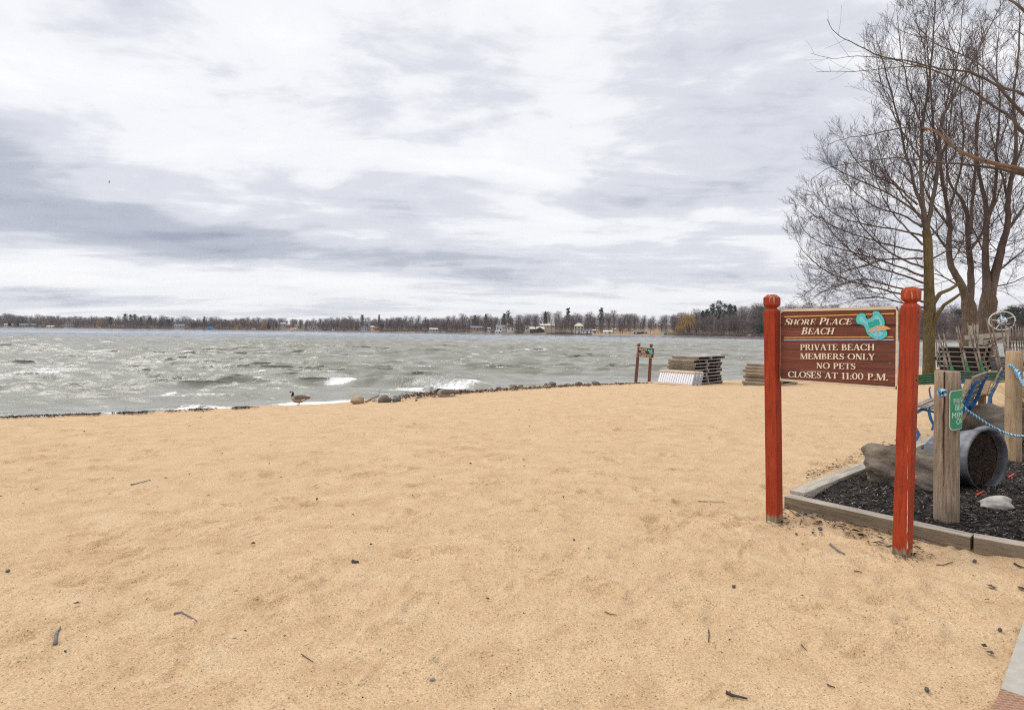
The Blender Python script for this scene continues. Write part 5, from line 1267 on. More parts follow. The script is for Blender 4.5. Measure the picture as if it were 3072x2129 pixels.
willow_trunk_tree('leafless tree with two thick leaning stems, middle of the three by the water', 34.0, [(2905, 1120), (2904, 1033), (2907, 975), (2909, 940), (2905, 915), (2901, 893), (2896, 872)], [.42, .36, .345, .36, .36, .27, .12],
    [([(2900, 900), (2883, 852), (2855, 802), (2846, 740), (2850, 670), (2838, 600), (2820, 500), (2800, 380), (2790, 250), (2780, 120)], .26, .02, -1.5, 2.8), ([(2908, 905), (2913, 850), (2910, 785), (2903, 700), (2900, 640), (2878, 590), (2850, 550), (2838, 480), (2840, 380)], .24, .03, 1.0, 2.6),
     ([(2910, 700), (2918, 600), (2925, 480), (2940, 350), (2950, 220), (2945, 90)], .12, .015, 2.0, 2.6), ([(2850, 760), (2800, 690), (2750, 640), (2700, 600), (2660, 540)], .07, .01, 2.5, 2.2), ([(2848, 680), (2790, 600), (2750, 500), (2730, 400)], .08, .01, -2.5, 2.3), ([(2905, 760), (2950, 690), (2990, 600), (3020, 480), (3040, 360)], .09, .01, -1.5, 2.4), ([(2880, 860), (2830, 830), (2790, 820), (2740, 830)], .06, .01, 1.5, 1.8),
     ([(2845, 640), (2880, 520), (2890, 400), (2880, 280), (2900, 160)], .10, .012, 3.0, 2.4), ([(2838, 580), (2812, 440), (2770, 320), (2720, 230)], .08, .01, 1.0, 2.3)], 21, .68)
willow_trunk_tree('leafless tree with the stoutest furrowed trunk, rightmost of the three by the water', 35.0, [(2958, 1120), (2956, 1035), (2955, 990), (2960, 940), (2966, 905), (2965, 878), (2964, 852)], [.52, .45, .44, .44, .44, .32, .14],
    [([(2962, 880), (2958, 818), (2956, 735), (2960, 634), (2945, 560), (2934, 500), (2928, 400), (2940, 280), (2930, 150)], .27, .02, 1.0, 2.8), ([(2970, 885), (2990, 800), (3005, 740), (3022, 684), (3024, 600), (3037, 517), (3050, 420), (3040, 300), (3055, 180), (3060, 60)], .30, .03, -1.0, 2.8),
     ([(3015, 700), (3060, 640), (3100, 560), (3140, 460)], .12, .02, 1.5, 2.5), ([(2985, 820), (3050, 770), (3110, 720), (3160, 690)], .08, .012, -2.0, 2.2), ([(2960, 680), (2985, 560), (2990, 430), (3000, 300), (2990, 170), (3000, 60)], .13, .014, 2.2, 2.5), ([(2955, 760), (2920, 690), (2900, 600), (2910, 480)], .07, .01, -2.4, 2.2), ([(3024, 610), (3000, 500), (2975, 400), (2960, 300)], .09, .01, -2.6, 2.3),
     ([(2975, 860), (3030, 850), (3080, 830), (3130, 835)], .06, .01, 1.0, 1.8), ([(3035, 530), (3070, 420), (3090, 300), (3085, 180)], .10, .012, 2.4, 2.4)], 33, .68)
def overhanging_tree():
    D = 11.0; T = TreeGrower(41, .85, .0024); b = Vector((11.2, 10.5, 0)); b.z = G(b.x, b.y) - .1
    root = thing('overhanging_tree', 'tree beyond the right edge whose long branches reach over the beach', 'tree', b)
    mb = MB(); mb.tube([b, b + Vector((-.05, 0, 1.6)), b + Vector((-.25, .1, 3.4)), b + Vector((-.5, .2, 5.2)), b + Vector((-.4, .1, 7.5))], [.34, .29, .26, .22, .15], 12, False); mb.build('trunk', M['bark2'], root, smooth=True)
    tan = MB()
    for pts, r0, r1, dz, mt in ((c6([(2300, 1330), (1760, 1165), (1600, 1130), (1400, 1070), (1280, 1010), (1200, 930), (1100, 880), (900, 880), (700, 925), (530, 950), (330, 1030)]), .060, .003, 1.6, 1), (c6([(2250, 1300), (1760, 1197), (1560, 1150), (1300, 1120), (1150, 1110), (900, 1080), (600, 1115), (420, 1150), (300, 1235)]), .045, .003, 2.2, 0),
                            (c6([(2150, 1150), (1760, 905), (1690, 820), (1640, 780), (1540, 720), (1430, 640), (1250, 530), (1080, 465), (850, 462), (600, 490), (340, 492)]), .045, .003, .6, 0), (c6([(2100, 900), (1760, 650), (1600, 590), (1460, 440), (1250, 340), (1030, 250), (870, 195)]), .038, .003, 1.5, 0),
                            (c6([(2100, 1050), (1700, 720), (1580, 590), (1380, 495), (1180, 470), (1000, 425), (800, 390), (620, 310), (470, 225), (412, 130)]), .036, .003, -.6, 0), (c6([(2100, 420), (1760, 70), (1660, 0), (1560, -80)]), .04, .01, .5, 0), (c6([(2050, 470), (1760, 240), (1680, 210), (1610, 230)]), .015, .003, .8, 0),
                            (c6([(1290, 1015), (1240, 940), (1180, 860), (1160, 780)]), .02, .004, 1.2, 0), (c6([(1500, 1100), (1420, 1010), (1400, 900), (1370, 820)]), .018, .003, 1.0, 0), (c6([(1080, 465), (860, 410), (620, 385), (450, 400), (300, 365)]), .012, .0025, .3, 0), (c6([(900, 1085), (700, 1200), (480, 1240), (330, 1330), (215, 1400)]), .009, .002, 1.8, 0),
                            (c6([(1450, 640), (1420, 560), (1360, 400), (1250, 160), (1200, 0)]), .018, .003, .9, 0)):
        Q, rad = T.limb(px_limb(pts, D, dz), r0, r1, 8)
        if mt: tan.tube([q + Vector((0, 0, .0)) for q in Q[:26]], [r * 1.03 for r in rad[:26]], 9, False)
        T.shoots(Q, rad, 4, .22, .85, .25, .10, (30, 60))
    T.big.build('limbs', M['branch_dark'], root, smooth=True); tan.build('peeled_limb', M['branch_tan'], root, smooth=True); T.small.build('twigs', M['twig'], root)
overhanging_tree()

# ------------------------------------------------------------------ private pier sign
def pier_sign():
    D = 30.2; bl = at(1907, 1150, D + .2); br = at(1947, 1148, D - .1); bl.z = min(bl.z, G(bl.x, bl.y)); br.z = min(br.z, G(br.x, br.y))
    tl = at(1917, 1030, D + .2); tr = at(1954, 1031.5, D - .1)
    ex = Vector((br.x - bl.x, br.y - bl.y, 0)).normalized(); n = Vector((ex.y, -ex.x, 0)); ez = Vector((0, 0, 1))
    root = thing('pier_sign', 'small brown pier sign on two leaning posts at the water edge', 'sign', ((bl.x + br.x) / 2, (bl.y + br.y) / 2, (bl.z + br.z) / 2))
    pm = plain('dull_red_brown_post', (.17, .055, .035), .7, (.11, .04, .03), 4)
    for b, t in ((bl, tl), (br, tr)):
        p = MB(); sign_post(p, b, t, .066, ex, -n); p.build('post', pm, root)
    O = Vector((bl.x, bl.y, 0)) + n * .07 + Vector((.12, 0, 0)) * 0
    up = (tl - bl).normalized(); up = (up - n * up.dot(n)).normalized(); s = D / FPX
    C = at(1938, 1057, D); C = C + n * .10; w, h = 51 * s, 30 * s
    e2 = up.cross(n).normalized() * 1.0
    if e2.dot(ex) < 0: e2 = -e2
    m = MB(); m.box(C - n * .014, (w, .028, h), e2, None, up); bd = m.build('board', M['cream'], root)
    m = MB(); m.box(C + n * .002, (w - 2.6 * s, .012, h - 2.6 * s), e2, None, up); m.build('board_face', plain('dull_brown_face', (.10, .026, .018), .7, (.07, .02, .014), 6), bd)
    P = C + n * .008
    for st, x0, x1, y, hh, sl in (('PRIVATE', -21, 5, 5.4, 6.2, .25), ('PIER', -14, 0.5, -1.6, 5.6, .25), ('NO TRESPASSING', -20.5, 19, -8.4, 3.8, 0), ('MEMBERS ONLY', -19, 16.5, -13.0, 3.6, 0)):
        m = MB(); serif_text(m, st, 0, x0 * s, x1 * s, y * s, y * s, hh * s, P, e2, up, n, 0, .006, sl); m.build('lettering', M['letter'], bd)
    m = MB(); m.box(P - up * 3.2 * s - e2 * 9.5 * s, (24 * s, .004, .45 * s), e2, None, up); m.build('painted_stripe', M['letter'], bd)
    q = [((x - 1460) / 375 * 15.5 * s + 13.8 * s, (620 - y) / 345 * 14.5 * s + 4.6 * s) for x, y in LAKE]
    m = MB(); m.prism(q[::-1], 0, .006, P, e2, up, n); m.build('lake_emblem', M['teal'], bd)
    q = [((x - 1460) / 375 * 15.5 * s + 13.8 * s, (620 - y) / 345 * 14.5 * s + 4.6 * s) for x, y in LAKE3]
    m = MB(); m.prism(q[::-1] if sum(q[i][0] * q[(i + 1) % len(q)][1] - q[(i + 1) % len(q)][0] * q[i][1] for i in range(len(q))) < 0 else q, .002, .009, P, e2, up, n); m.build('lake_deep', M['teal3'], bd)
pier_sign()

# ------------------------------------------------------------------ stacked dock sections
ORD = ['topmost', 'second from the top', 'third from the top', 'fourth from the top', 'fifth from the top', 'sixth from the top', 'seventh from the top', 'eighth from the top', 'ninth from the top']
MOSSW = [(.05, .038, .025), (.24, .185, .115), (.60, .50, .36)]
def dock_stack(corner, la, lb, W, L, ztop, zbase, n, where, group, seed, dark=False, cols=MOSSW, gap=.58):
    """sections with their corner nearest the camera at corner; la along the short side (left), lb along the long side (right)"""
    rs = random.Random(seed); la = Vector(la).normalized(); lb = Vector(lb).normalized(); up = Vector((0, 0, 1)); th = (ztop - zbase) / n
    mats = [wood_along('dock_side_wood', la, cols), wood_along('dock_end_wood', lb, [(.24, .21, .19), (.42, .385, .36), (.56, .52, .49)])]
    for k in range(n):
        z = ztop - th * (k + 1); o = la * rs.uniform(-.07, .07) + lb * rs.uniform(-.09, .09); ww = W * rs.uniform(.97, 1.03)
        if k == 0: o = o + la * -.03 + lb * .12
        c = Vector((corner[0], corner[1], z)) + o
        root = thing('dock_section', f'dock section {ORD[k]} in the {where}', 'dock section', c, group)
        m = MB()                                                        # deck boards run across, their ends show on the long side
        nb = 13; bw = L / nb
        for i in range(nb): m.box(c + la * ww / 2 + lb * (bw * (i + .5)) + up * (th - .020), (bw - .012, ww, .036), lb, None, up)
        m.build('deck', mats[1] if not dark else M['grey_wood'], root)
        m = MB()                                                        # side stringers under the deck ends (short sides shown on the left)
        m.box(c + la * ww / 2 + lb * .022 + up * (th * .38), (.036, ww - .02 - rs.random() * .06, th * .66), lb, None, up); m.build('end_beam', mats[0], root)
        m = MB(); m.box(c + la * ww / 2 + lb * (L - .03) + up * (th * .42), (.036, ww - .03, th * .80), lb, None, up); m.build('end_beam', mats[0], root)
        m = MB()
        for a_ in (.16, .5, .84): m.box(c + la * (ww * a_) + lb * L / 2 + up * (th * .38), (L - .09, .045, th * .68), lb, None, up)
        m.build('joist', M['gap_shade'], root)  # joists coloured black so the spaces between decks look shaded
        m = MB(); m.box(c + la * .05 + lb * (L * .47) + up * (th * .40), (.09, .08, th * .7), lb, None, up); m.build('spacer', mats[1], root)
LA, LB = (-.70, .714, 0), (.714, .70, 0)
dock_stack((7.23, 22.9), LA, LB, 1.22, 2.25, at(2089, 1069, 22.9).z, G(7.6, 23.6) - .06, 9, 'tall stack behind the leaning white panels', 'dock sections in the tall stack', 3)
dock_stack((9.63, 21.6), LA, LB, 1.05, 2.7, at(2300, 1092, 21.6).z, G(10, 22.3) - .06, 8, 'stack seen behind the left red sign post', 'dock sections in the stack behind the big sign', 4, cols=[(.08, .05, .03), (.27, .19, .11), (.42, .34, .25)])
dock_stack((19.9, 24.6), LA, LB, 1.62, 2.0, at(2951, 1042, 24.6).z, G(20, 25) - .05, 7, 'dark stack right of the mossy trunk', 'dock sections in the dark stack', 5, True, cols=[(.006, .005, .005), (.012, .010, .009), (.022, .018, .016)])  # end beams near black: gap shade put into their colour
dock_stack((21.9, 25.2), LA, LB, 1.0, 2.2, at(2985, 1070, 25.2).z, G(22, 25.5) - .05, 4, 'low blue grey stack behind rusty pipes', 'dock sections in the low blue grey stack', 6, False, cols=[(.10, .12, .14), (.19, .225, .26), (.27, .31, .35)])
def white_panels():
    la = Vector((-.70, .714, 0)); ln = Vector((-.714, -.70, 0)); up = Vector((0, 0, 1))       # ln points to the camera side
    for k in range(3):
        base = Vector((6.84 + .12 * k, 22.14 + .10 * k, 0)) - la * .06 * k; base.z = G(base.x, base.y) - .02
        H = .60; lean = -ln * .46 + up * .89; lean.normalize(); nn = la.cross(lean).normalized()
        if nn.dot(ln) < 0: nn = -nn
        W = 1.50
        root = thing('slatted_panel', ('front white slatted panel with tan rails leaning on the tall dock stack', 'middle one of three white panels leaning on the tall dock stack', 'rear white panel leaning directly against the tall dock stack')[k], 'dock panel', base, 'white panels leaning on the dock stack')
        nb = 15; bw = (W - .02) / nb
        m = MB()
        for i in range(nb): m.box(base + la * (bw * (i + .5) + .01) + lean * (H / 2), (bw - .017, .022, H - .02), la, nn, lean)
        m.build('slats', M['white_panel'], root)
        m = MB(); m.box(base + la * W / 2 + lean * H / 2 - nn * .015, (W - .02, .006, H - .04), la, nn, lean); m.build('gap_shade_sheet', M['gap_shade'], root)  # dark sheet added behind the slats to paint shade into their gaps
        for z in (.035, H - .035): m = MB(); m.box(base + la * W / 2 + lean * z + nn * .028, (W + .04, .034, .085), la, nn, lean); m.build('rail', M['panel_rail'], root, bevel=.006)
        m = MB(); m.box(base - la * .012 + lean * H / 2 - nn * .02, (.022, .10, H), la, nn, lean); m.build('edge_board', plain('lavender_grey_edge', (.44, .42, .47), .7), root)
white_panels()

# ------------------------------------------------------------------ pipe stands, green steel, lift wheel
def cc(x, y): return 2770 + .1755 * x, 900 + .1755 * y
def pipe_stand(label, pipes, bar, D0=23.6, D1=22.9, r=.035):
    tops = [at(*cc(*p[0]), D0) for p in pipes]; bots = [at(*cc(*p[1]), D1) for p in pipes]
    root = thing('pipe_stand', label, 'pipe stand', bots[0], 'dock leg pipes leaning together')
    for (a_, b_, gr), t, q in zip(pipes, tops, bots):
        mid = t.lerp(q, .55); m = MB(); m.tube([t, mid], r * .8, 8); m.build('pipe', M['rust'], root, smooth=True)
        m = MB(); m.tube([mid - (q - t) * .015, q], r * 1.12, 8); m.build('sleeve', M['rust'], root, smooth=True)
        m = MB(); m.tube([mid + (t - q) * .012, mid + (q - t) * .012], r * 1.6, 8); m.build('collar', M['rust'], root)
        if gr: m = MB(); m.tube([q, q + Vector((0, 0, .04)), q + (t - q) * .10, q + (t - q) * .22], [r * 2.2, r * 2.1, r * 1.5, r * 1.25], 8); m.build('foot', M['green_iron'], root)
    a_, b_ = (at(*cc(*p), D0) for p in bar); m = MB(); m.bar(a_, b_, .09, .035); m.build('top_bar', plain('dark_rusty_bar', (.05, .035, .028), .8, (.10, .07, .05), 8), root)
pipe_stand('pair of dark upright pipes just right of the mossy trunk', [((215, 600), (250, 1150), 0), ((262, 590), (285, 1160), 0)], ((190, 602), (300, 588)), 23.9, 23.7, .022)
pipe_stand('leaning rusty pipes with a tilted bar, shortest pair beside the mossy trunk', [((250, 555), (440, 1240), 0), ((335, 540), (492, 1215), 1)], ((225, 560), (385, 524)))
pipe_stand('single upright rusty pipe between the first leaning pipes', [((340, 625), (360, 1220), 0)], ((300, 628), (378, 618)), 23.9, 23.6, .022)
pipe_stand('leaning rusty pipes crossing the left half of the dark dock stack', [((555, 425), (752, 1385), 0), ((592, 432), (768, 1240), 1)], ((515, 425), (618, 411)))
pipe_stand('leaning rusty pipes crossing the right half of the dark dock stack', [((742, 355), (1005, 1350), 0), ((825, 365), (1020, 1240), 1)], ((688, 350), (860, 325)))
pipe_stand('short pipe with a dark bar in front of the middle trunk', [((890, 400), (900, 700), 0)], ((868, 395), (935, 405)), 25.4, 25.4, .03)
pipe_stand('leaning pipes in front of the stoutest trunk', [((1070, 290), (1315, 1260), 0), ((1150, 300), (1335, 1225), 0)], ((1010, 270), (1130, 250)))
pipe_stand('leaning pipe rising in front of the white hand wheel', [((1300, 245), (1410, 960), 0)], ((1195, 268), (1350, 228)), 23.6, 23.0, .026)
for i, (x, y0, d) in enumerate(((1402, 395, .0), (1462, 425, .2), (1478, 440, -.2), (1522, 410, .1), (1575, 370, .3), (1622, 420, 0), (1662, 425, .2), (1700, 440, -.1), (1740, 430, .1), (1790, 430, 0))):
    names = ('leftmost', 'second', 'third', 'fourth', 'fifth and palest', 'sixth', 'seventh', 'eighth', 'ninth', 'last')
    pipe_stand(f'upright rusty pipe in the rack above the tan post, {names[i]} from the left', [((x, y0), (x + 30 + i * 2, 1130), 0)], ((x - 32, y0 - 2), (x + 32, y0 + 2)), 24.6 + d, 24.4 + d, .026)
gs = [(2748, 1128, 2872, 1117, .3), (2744, 1135, 2890, 1122, .1), (2742, 1142, 2900, 1129, -.1), (2738, 1148, 2930, 1138, -.3), (2742, 1154, 2950, 1146, -.5), (2872, 1124, 3010, 1119, .0), (2878, 1132, 3022, 1127, -.2), (2884, 1141, 3030, 1136, -.4), (2890, 1150, 3036, 1147, -.6), (2700, 1139, 2765, 1133, .2)]
gl = ['uppermost green steel beam left of the cracked grey post', 'second green steel beam from the top, left of the cracked grey post', 'third green steel beam from the top, left of the cracked grey post', 'fourth green steel beam from the top, left of the cracked grey post', 'lowest green steel beam lying on the sand left of the grey post',
      'uppermost green steel beam below the dark dock stack', 'second green steel beam below the dark dock stack', 'third green steel beam below the dark dock stack', 'lowest green steel beam, just behind the blue bench', 'green steel beam poking out behind the right red post']
for (x0, y0, x1, y1, dd), lb in zip(gs, gl):
    a_, b_ = at(x0, y0, 22.6 + dd), at(x1, y1, 23.0 + dd); root = thing('steel_rail', lb, 'steel beam', a_, 'green steel beams in the pile')
    m = MB(); m.bar(a_, b_, .05, .062); m.build('web', M['green_iron'], root)
    m = MB(); m.bar(a_ + Vector((0, -.035, .03)), b_ + Vector((0, -.035, .03)), .07, .018); m.build('flange', M['green_iron'], root)
    m = MB(); m.bar(a_ + Vector((0, -.01, -.055)), b_ + Vector((0, -.01, -.055)), .05, .03); m.build('rusty_underside', M['rust'], root)
tag(MB().bar(at(2945, 1118, 24.2), at(3020, 1111, 24.4), .12, .05).build('loose_plank', M['grey_wood'], None), 'loose grey plank lying over the green beams under the pipes', 'plank')
def boat_lift():
    D = 27.0; c = at(3006, 962, D); root = thing('boat_lift', 'grey timber boat lift frame with a white five spoke hand wheel', 'boat lift', (c.x, c.y, G(c.x, c.y)))
    wm = plain('white_wheel_steel', (.66, .65, .60), .5, (.56, .54, .5), 6); e = Vector((.96, -.28, 0)); up = Vector((0, 0, 1)); R1, R2 = 33 / FPX * D, 27.5 / FPX * D
    def P(t, k=1.0): return c + e * (R1 * k * math.cos(t)) + up * (R2 * k * math.sin(t) + .02 * math.cos(t))
    m = MB(); m.tube([P(2 * math.pi * i / 40) for i in range(41)], .030, 8); whl = m.build('hand_wheel', wm, root, smooth=True)
    for i in range(5): m = MB(); t = R(98 + 72 * i); m.tube([P(t, .2), P(t, .99)], .022, 6); m.build('spoke', wm, whl)
    n_ = Vector((-.28, -.96, 0)); m = MB(); m.tube([c - n_ * .10, c - n_ * .06, c + n_ * .06, c + n_ * .12], [.10, .19, .19, .08], 12); m.build('hub_cover', plain('blue_white_cover', (.70, .74, .78), .5, (.10, .25, .48), 9, lo=.45, hi=.55), whl)
    wd = plain('silver_grey_timber', (.46, .43, .37), .85, (.33, .30, .26), 5)
    for a_, b_, w, h in (((720, 640), (1380, 590), .10, .34), ((850, 712), (1130, 700), .08, .20), ((1010, 765), (1400, 565), .08, .14), ((1115, 790), (1400, 650), .08, .09), ((975, 600), (965, 760), .14, .30), ((805, 440), (815, 800), .10, .22)):
        m = MB(); a_, b_ = at(*cc(*a_), D - .3 - w), at(*cc(*b_), D - .3 - w); m.bar(a_, b_, w, h * .55, (0, 0, 1) if abs(a_.x - b_.x) > .3 else (0, 1, 0)); m.build('beam', wd, root)
    for x in (-.9, .35): 
        q = c + e * x; m = MB(); m.bar(Vector((q.x, q.y + .15, G(q.x, q.y) - .2)), Vector((q.x, q.y + .15, c.z - .1)), .12, .12, (1, 0, 0)); m.build('upright', wd, root)
boat_lift()

# ------------------------------------------------------------------ geese
def goose(label, base, ang, size, sitting, name='goose'):
    """one continuous body: tail, trunk, neck, head and bill lofted along a bent spine"""
    f = Vector((math.cos(ang), math.sin(ang), 0)); s = Vector((-f.y, f.x, 0)); up = Vector((0, 0, 1)); k = 14; S = size
    lift = .055 if not sitting else .02
    sp = [(-.50, .30, .012, .010), (-.44, .30, .05, .025), (-.33, .29, .095, .07), (-.18, .27, .14, .125), (0, .255, .165, .15), (.15, .265, .15, .145), (.25, .30, .11, .115), (.29, .345, .070, .075), (.30, .40, .050, .055), (.295, .45, .044, .048), (.30, .49, .043, .046)]
    sp += [(.315, .525, .048, .048), (.35, .548, .048, .047), (.39, .545, .038, .037), (.42, .535, .023, .019), (.46, .523, .016, .010), (.485, .517, .006, .004)]
    sp = [(a_, z - (.03 if i < 6 else 0), w * (1.16 if i < 7 else 1.1), h * (1.22 if i < 7 else 1.1)) for i, (a_, z, w, h) in enumerate(sp)]
    if sitting:
        sp = [(a_, z - .12 if i < 7 else z - .12, w, h) for i, (a_, z, w, h) in enumerate(sp[:7])] + [(.31, .20, .075, .07), (.325, .24, .055, .05), (.30, .275, .045, .04), (.25, .285, .042, .036), (.20, .28, .044, .036), (.15, .275, .034, .03), (.11, .27, .018, .014), (.07, .265, .008, .006)]
    root_l = Vector(base); C = [root_l + f * a_ * S + up * (z + (lift - .02)) * S * (1 if not sitting else 1) for a_, z, w, h in sp]; rings = []; mi = []
    for i, (a_, z, w, h) in enumerate(sp):
        d = (C[min(i + 1, len(C) - 1)] - C[max(i - 1, 0)]).normalized(); v = d.cross(s); v = -v if (v.z < 0 and i < 7) else v
        v = s.cross(d) * (-1); v = v if True else v
        rings.append([C[i] + s * (w * S * math.cos(2 * math.pi * j / k)) + v * (h * S * math.sin(2 * math.pi * j / k)) for j in range(k)])
    m = MB()
    mats = [plain('goose_brown', (.145, .105, .075), .85, (.085, .062, .048), 16), plain('goose_black', (.010, .010, .012), .6), plain('goose_breast', (.34, .29, .235), .85, (.26, .21, .16), 14), plain('goose_white', (.62, .60, .56), .8)]
    m.loft(rings); q = len(rings) - 1
    for i in range(q):
        for j in range(k):
            zc = math.sin(2 * math.pi * (j + .5) / k); g = 0; low = (rings[i][j].z + rings[i + 1][j].z) / 2 < (C[i].z + C[i + 1].z) / 2 - .03 * S
            if i >= 7: g = 1
            elif i >= 5: g = 2
            elif low: g = 3 if i < 3 else 2
            if not sitting and i == 11 and abs(math.cos(2 * math.pi * (j + .5) / k)) > .6: g = 3
            if not sitting and i == 0: g = 1
            m.m[i * k + j] = g
    if not sitting:
        m.mi = 1
        for y, sx in ((-.06, .02), (.06, -.03)):
            hip = root_l + f * (-.02 + sx) * S + s * y * S + up * .24 * S; foot = root_l + f * (.0 + sx) * S + s * y * S + up * .008; m.tube([hip, hip.lerp(foot, .5) + f * -.015 * S, foot], [.028 * S, .014 * S, .012 * S], 6)
            m.add([foot - f * .02 * S, foot + f * .10 * S - s * .04 * S, foot + f * .115 * S, foot + f * .10 * S + s * .04 * S, foot + up * .02 * S], [(0, 1, 4), (1, 2, 4), (2, 3, 4), (3, 0, 4), (3, 2, 1, 0)])
    root = thing(name, label, 'goose', root_l, 'geese on the shore')
    o = m.build('body', mats, root, smooth=True)
    for y in (-1, 1):                                                     # folded wings
        w = MB(); R_ = []
        for t, wz, hh in ((.20, .30, .02), (.12, .31, .075), (-.05, .305, .10), (-.22, .30, .085), (-.38, .305, .05), (-.53, .315, .012)):
            z = wz - (.12 if sitting else 0) + lift - .02; wid = np.interp(t, [-.53, -.4, -.2, 0, .2], [.03, .075, .135, .163, .135]); c = root_l + f * t * S + up * z * S + s * y * wid * S * .86
            R_.append([c + up * hh * S * math.sin(a_) + s * y * .028 * S * math.cos(a_) for a_ in np.linspace(0, 2 * math.pi, 9)[:-1]])
        w.loft(R_); w.build('wing', plain('goose_wing', (.105, .075, .055), .85, (.20, .155, .12), 11, (1, 1, 3)), root, smooth=True)
gb = on_ground(897, 1214); gb.z = G(gb.x, gb.y) + .0
goose('goose with black neck standing in the foam at the water edge', gb, R(176), .70, False)
gb2 = on_ground(1337, 1190); goose('brown goose resting on the sand beside the leaf litter', (gb2.x, gb2.y, gb2.z), R(178), .80, True)
def bird():
    c = at(327, 546, 120); m = MB(); m.loft([[c + Vector((x, r * math.cos(t), r * math.sin(t))) for t in np.linspace(0, 6.28, 7)[:-1]] for x, r in ((-.2, .01), (-.08, .05), (.05, .06), (.16, .035), (.24, .005))])
    for s in (-1, 1): m.add([c + Vector((-.06, 0, .02)), c + Vector((.10, 0, .02)), c + Vector((.05, .1, .22 * s + .05)), c + Vector((-.03, .14, .36 * s)), c + Vector((-.06, .08, .2 * s))], [(0, 1, 2, 4), (4, 2, 3)])
    tag(m.build('bird', plain('distant_bird_dark', (.06, .06, .07), .8), None), 'tiny dark bird flying in the sky at left', 'bird')
bird()

# ------------------------------------------------------------------ stones, sticks and litter on the shore
def shore_rock(label, px, py, w, h, mt, seed, o=0.0, rz=0):
    p = on_ground(px, py)
    if p.z < ZW + .02: p = at_z(px, py, ZW + .02)
    s = p.y / FPX; p.y += w * s * .35; p.x *= p.y / (p.y - w * s * .35); p.z = max(G(p.x, p.y), ZW)
    rock(label, (p.x, p.y, p.z - .02), (w * s, w * s * .75, h * s * 1.25), mt, seed, .16, 3, rz, 4, 'shore_rock', 'rock', 'rocks along the water line', .15)
for i, (lb, px, py, w, h, mt) in enumerate((
        ('tan rock on the sand between the standing goose and the grey pair', 1072, 1212, 44, 24, 'rock_tan'), ('dark grey pointed rock, left of the touching pair by the leaf litter', 1153, 1207, 42, 26, 'rock_grey'), ('rounded greenish rock, right of the touching pair', 1190, 1205, 36, 18, 'rock_green'),
        ('small flat dark rock left of the pointed grey rock', 1125, 1207, 18, 6, 'rock_dark'), ('dark round rock in the foam above the resting goose', 1295, 1171, 16, 11, 'rock_dark'), ('small dark rock in the foam just left of the leaf litter', 1250, 1172, 11, 6, 'rock_dark'), ('flat dark rock touching the round one in the foam', 1308, 1173, 12, 6, 'rock_dark'),
        ('long brown rock awash right of the resting goose', 1496, 1166, 22, 8, 'rock_red'), ('brown lump of rock at the left of the wet stone row', 1533, 1160, 11, 10, 'rock_tan'), ('pale pinkish rock in the wet stone row', 1545, 1162, 16, 10, 'rock_red'), ('flat grey rock after the pinkish one', 1563, 1160, 22, 8, 'rock_grey'), ('low red rock in the middle of the wet stone row', 1603, 1158, 16, 6, 'rock_red'),
        ('large dark pointed rock, the tallest in the wet stone row', 1656, 1157, 30, 13, 'rock_dark'), ('dark rock left against the tallest stone', 1638, 1157, 12, 9, 'rock_dark'), ('purplish rock between two dark ones in the stone row', 1702, 1156, 22, 9, 'rock_red'), ('broad dark rock right of the purplish one', 1736, 1154, 30, 10, 'rock_dark'), ('small brown rock between the last two dark ones', 1763, 1153, 11, 7, 'rock_tan'), ('dark rock at the right end of the wet stone row', 1786, 1151, 26, 9, 'rock_dark'))):
    shore_rock(lb, px, py, w, h, M[mt], 60 + i, rz=i * .7)
DRIFT = plain('grey_driftwood', (.16, .12, .10), .9, (.26, .21, .18), 12)
def stick(label, pts, r, mt=DRIFT, lift=.008, name='stick', grp=None, lifts=None):
    P = [on_ground(x, y) for x, y in pts]; Q = []
    for i, p in enumerate(P): p = p + Vector((0, 0, lift + (lifts[i] if lifts else 0))); Q.append(p)
    n = len(Q); m = MB(); m.tube(Q, [r * (1 - .5 * i / max(1, n - 1)) for i in range(n)], 7)
    return tag(m.build(name, mt, None, smooth=True), label, 'stick', grp or 'sticks on the beach')
stick('driftwood stick propped on the pointed grey rock', [(1098, 1207), (1118, 1200), (1137, 1198)], .035, lifts=[0, .06, .13]); stick('thin driftwood branch rising by the pointed grey rock', [(1118, 1204), (1135, 1200), (1140, 1198)], .014, lifts=[0, .12, .34]); stick('thin driftwood stick lying left of the pointed grey rock', [(1090, 1204), (1115, 1202), (1132, 1204)], .016)
stick('bare twig standing out of the water line below the dark wave', [(612, 1236), (600, 1230), (606, 1228)], .010, lifts=[0, .10, .22]); stick('thin twig poking out of the left water line', [(60, 1249), (78, 1243), (88, 1240)], .008, lifts=[0, .12, .20]); stick('forked twig at the water line left of the standing goose', [(372, 1244), (374, 1240), (378, 1238)], .008, lifts=[0, .1, .2])
DARKT = plain('dark_twig', (.045, .036, .032), .85, (.09, .07, .06), 25); GREYT = plain('grey_twig', (.15, .14, .14), .85, (.25, .23, .22), 25); BRT = plain('brown_twig', (.16, .085, .06), .85, (.10, .06, .045), 25)
stick('thick crooked grey twig at the lower left of the sand', [(166, 1935), (169, 1903), (171, 1898), (182, 1884)], .0085, GREYT); stick('bent grey twig right of the thick crooked one', [(521, 1844), (546, 1840), (570, 1853), (590, 1866)], .0055, GREYT)
stick('pale thin twig on the left middle sand', [(392, 1455), (405, 1453), (452, 1441)], .008, GREYT); stick('thin straight brown twig at the lower centre of the sand', [(904, 1966), (922, 1978), (940, 1990)], .003, BRT); stick('thick black stick at the bottom of the sand', [(2178, 2080), (2196, 2089), (2242, 2100)], .0075, DARKT)
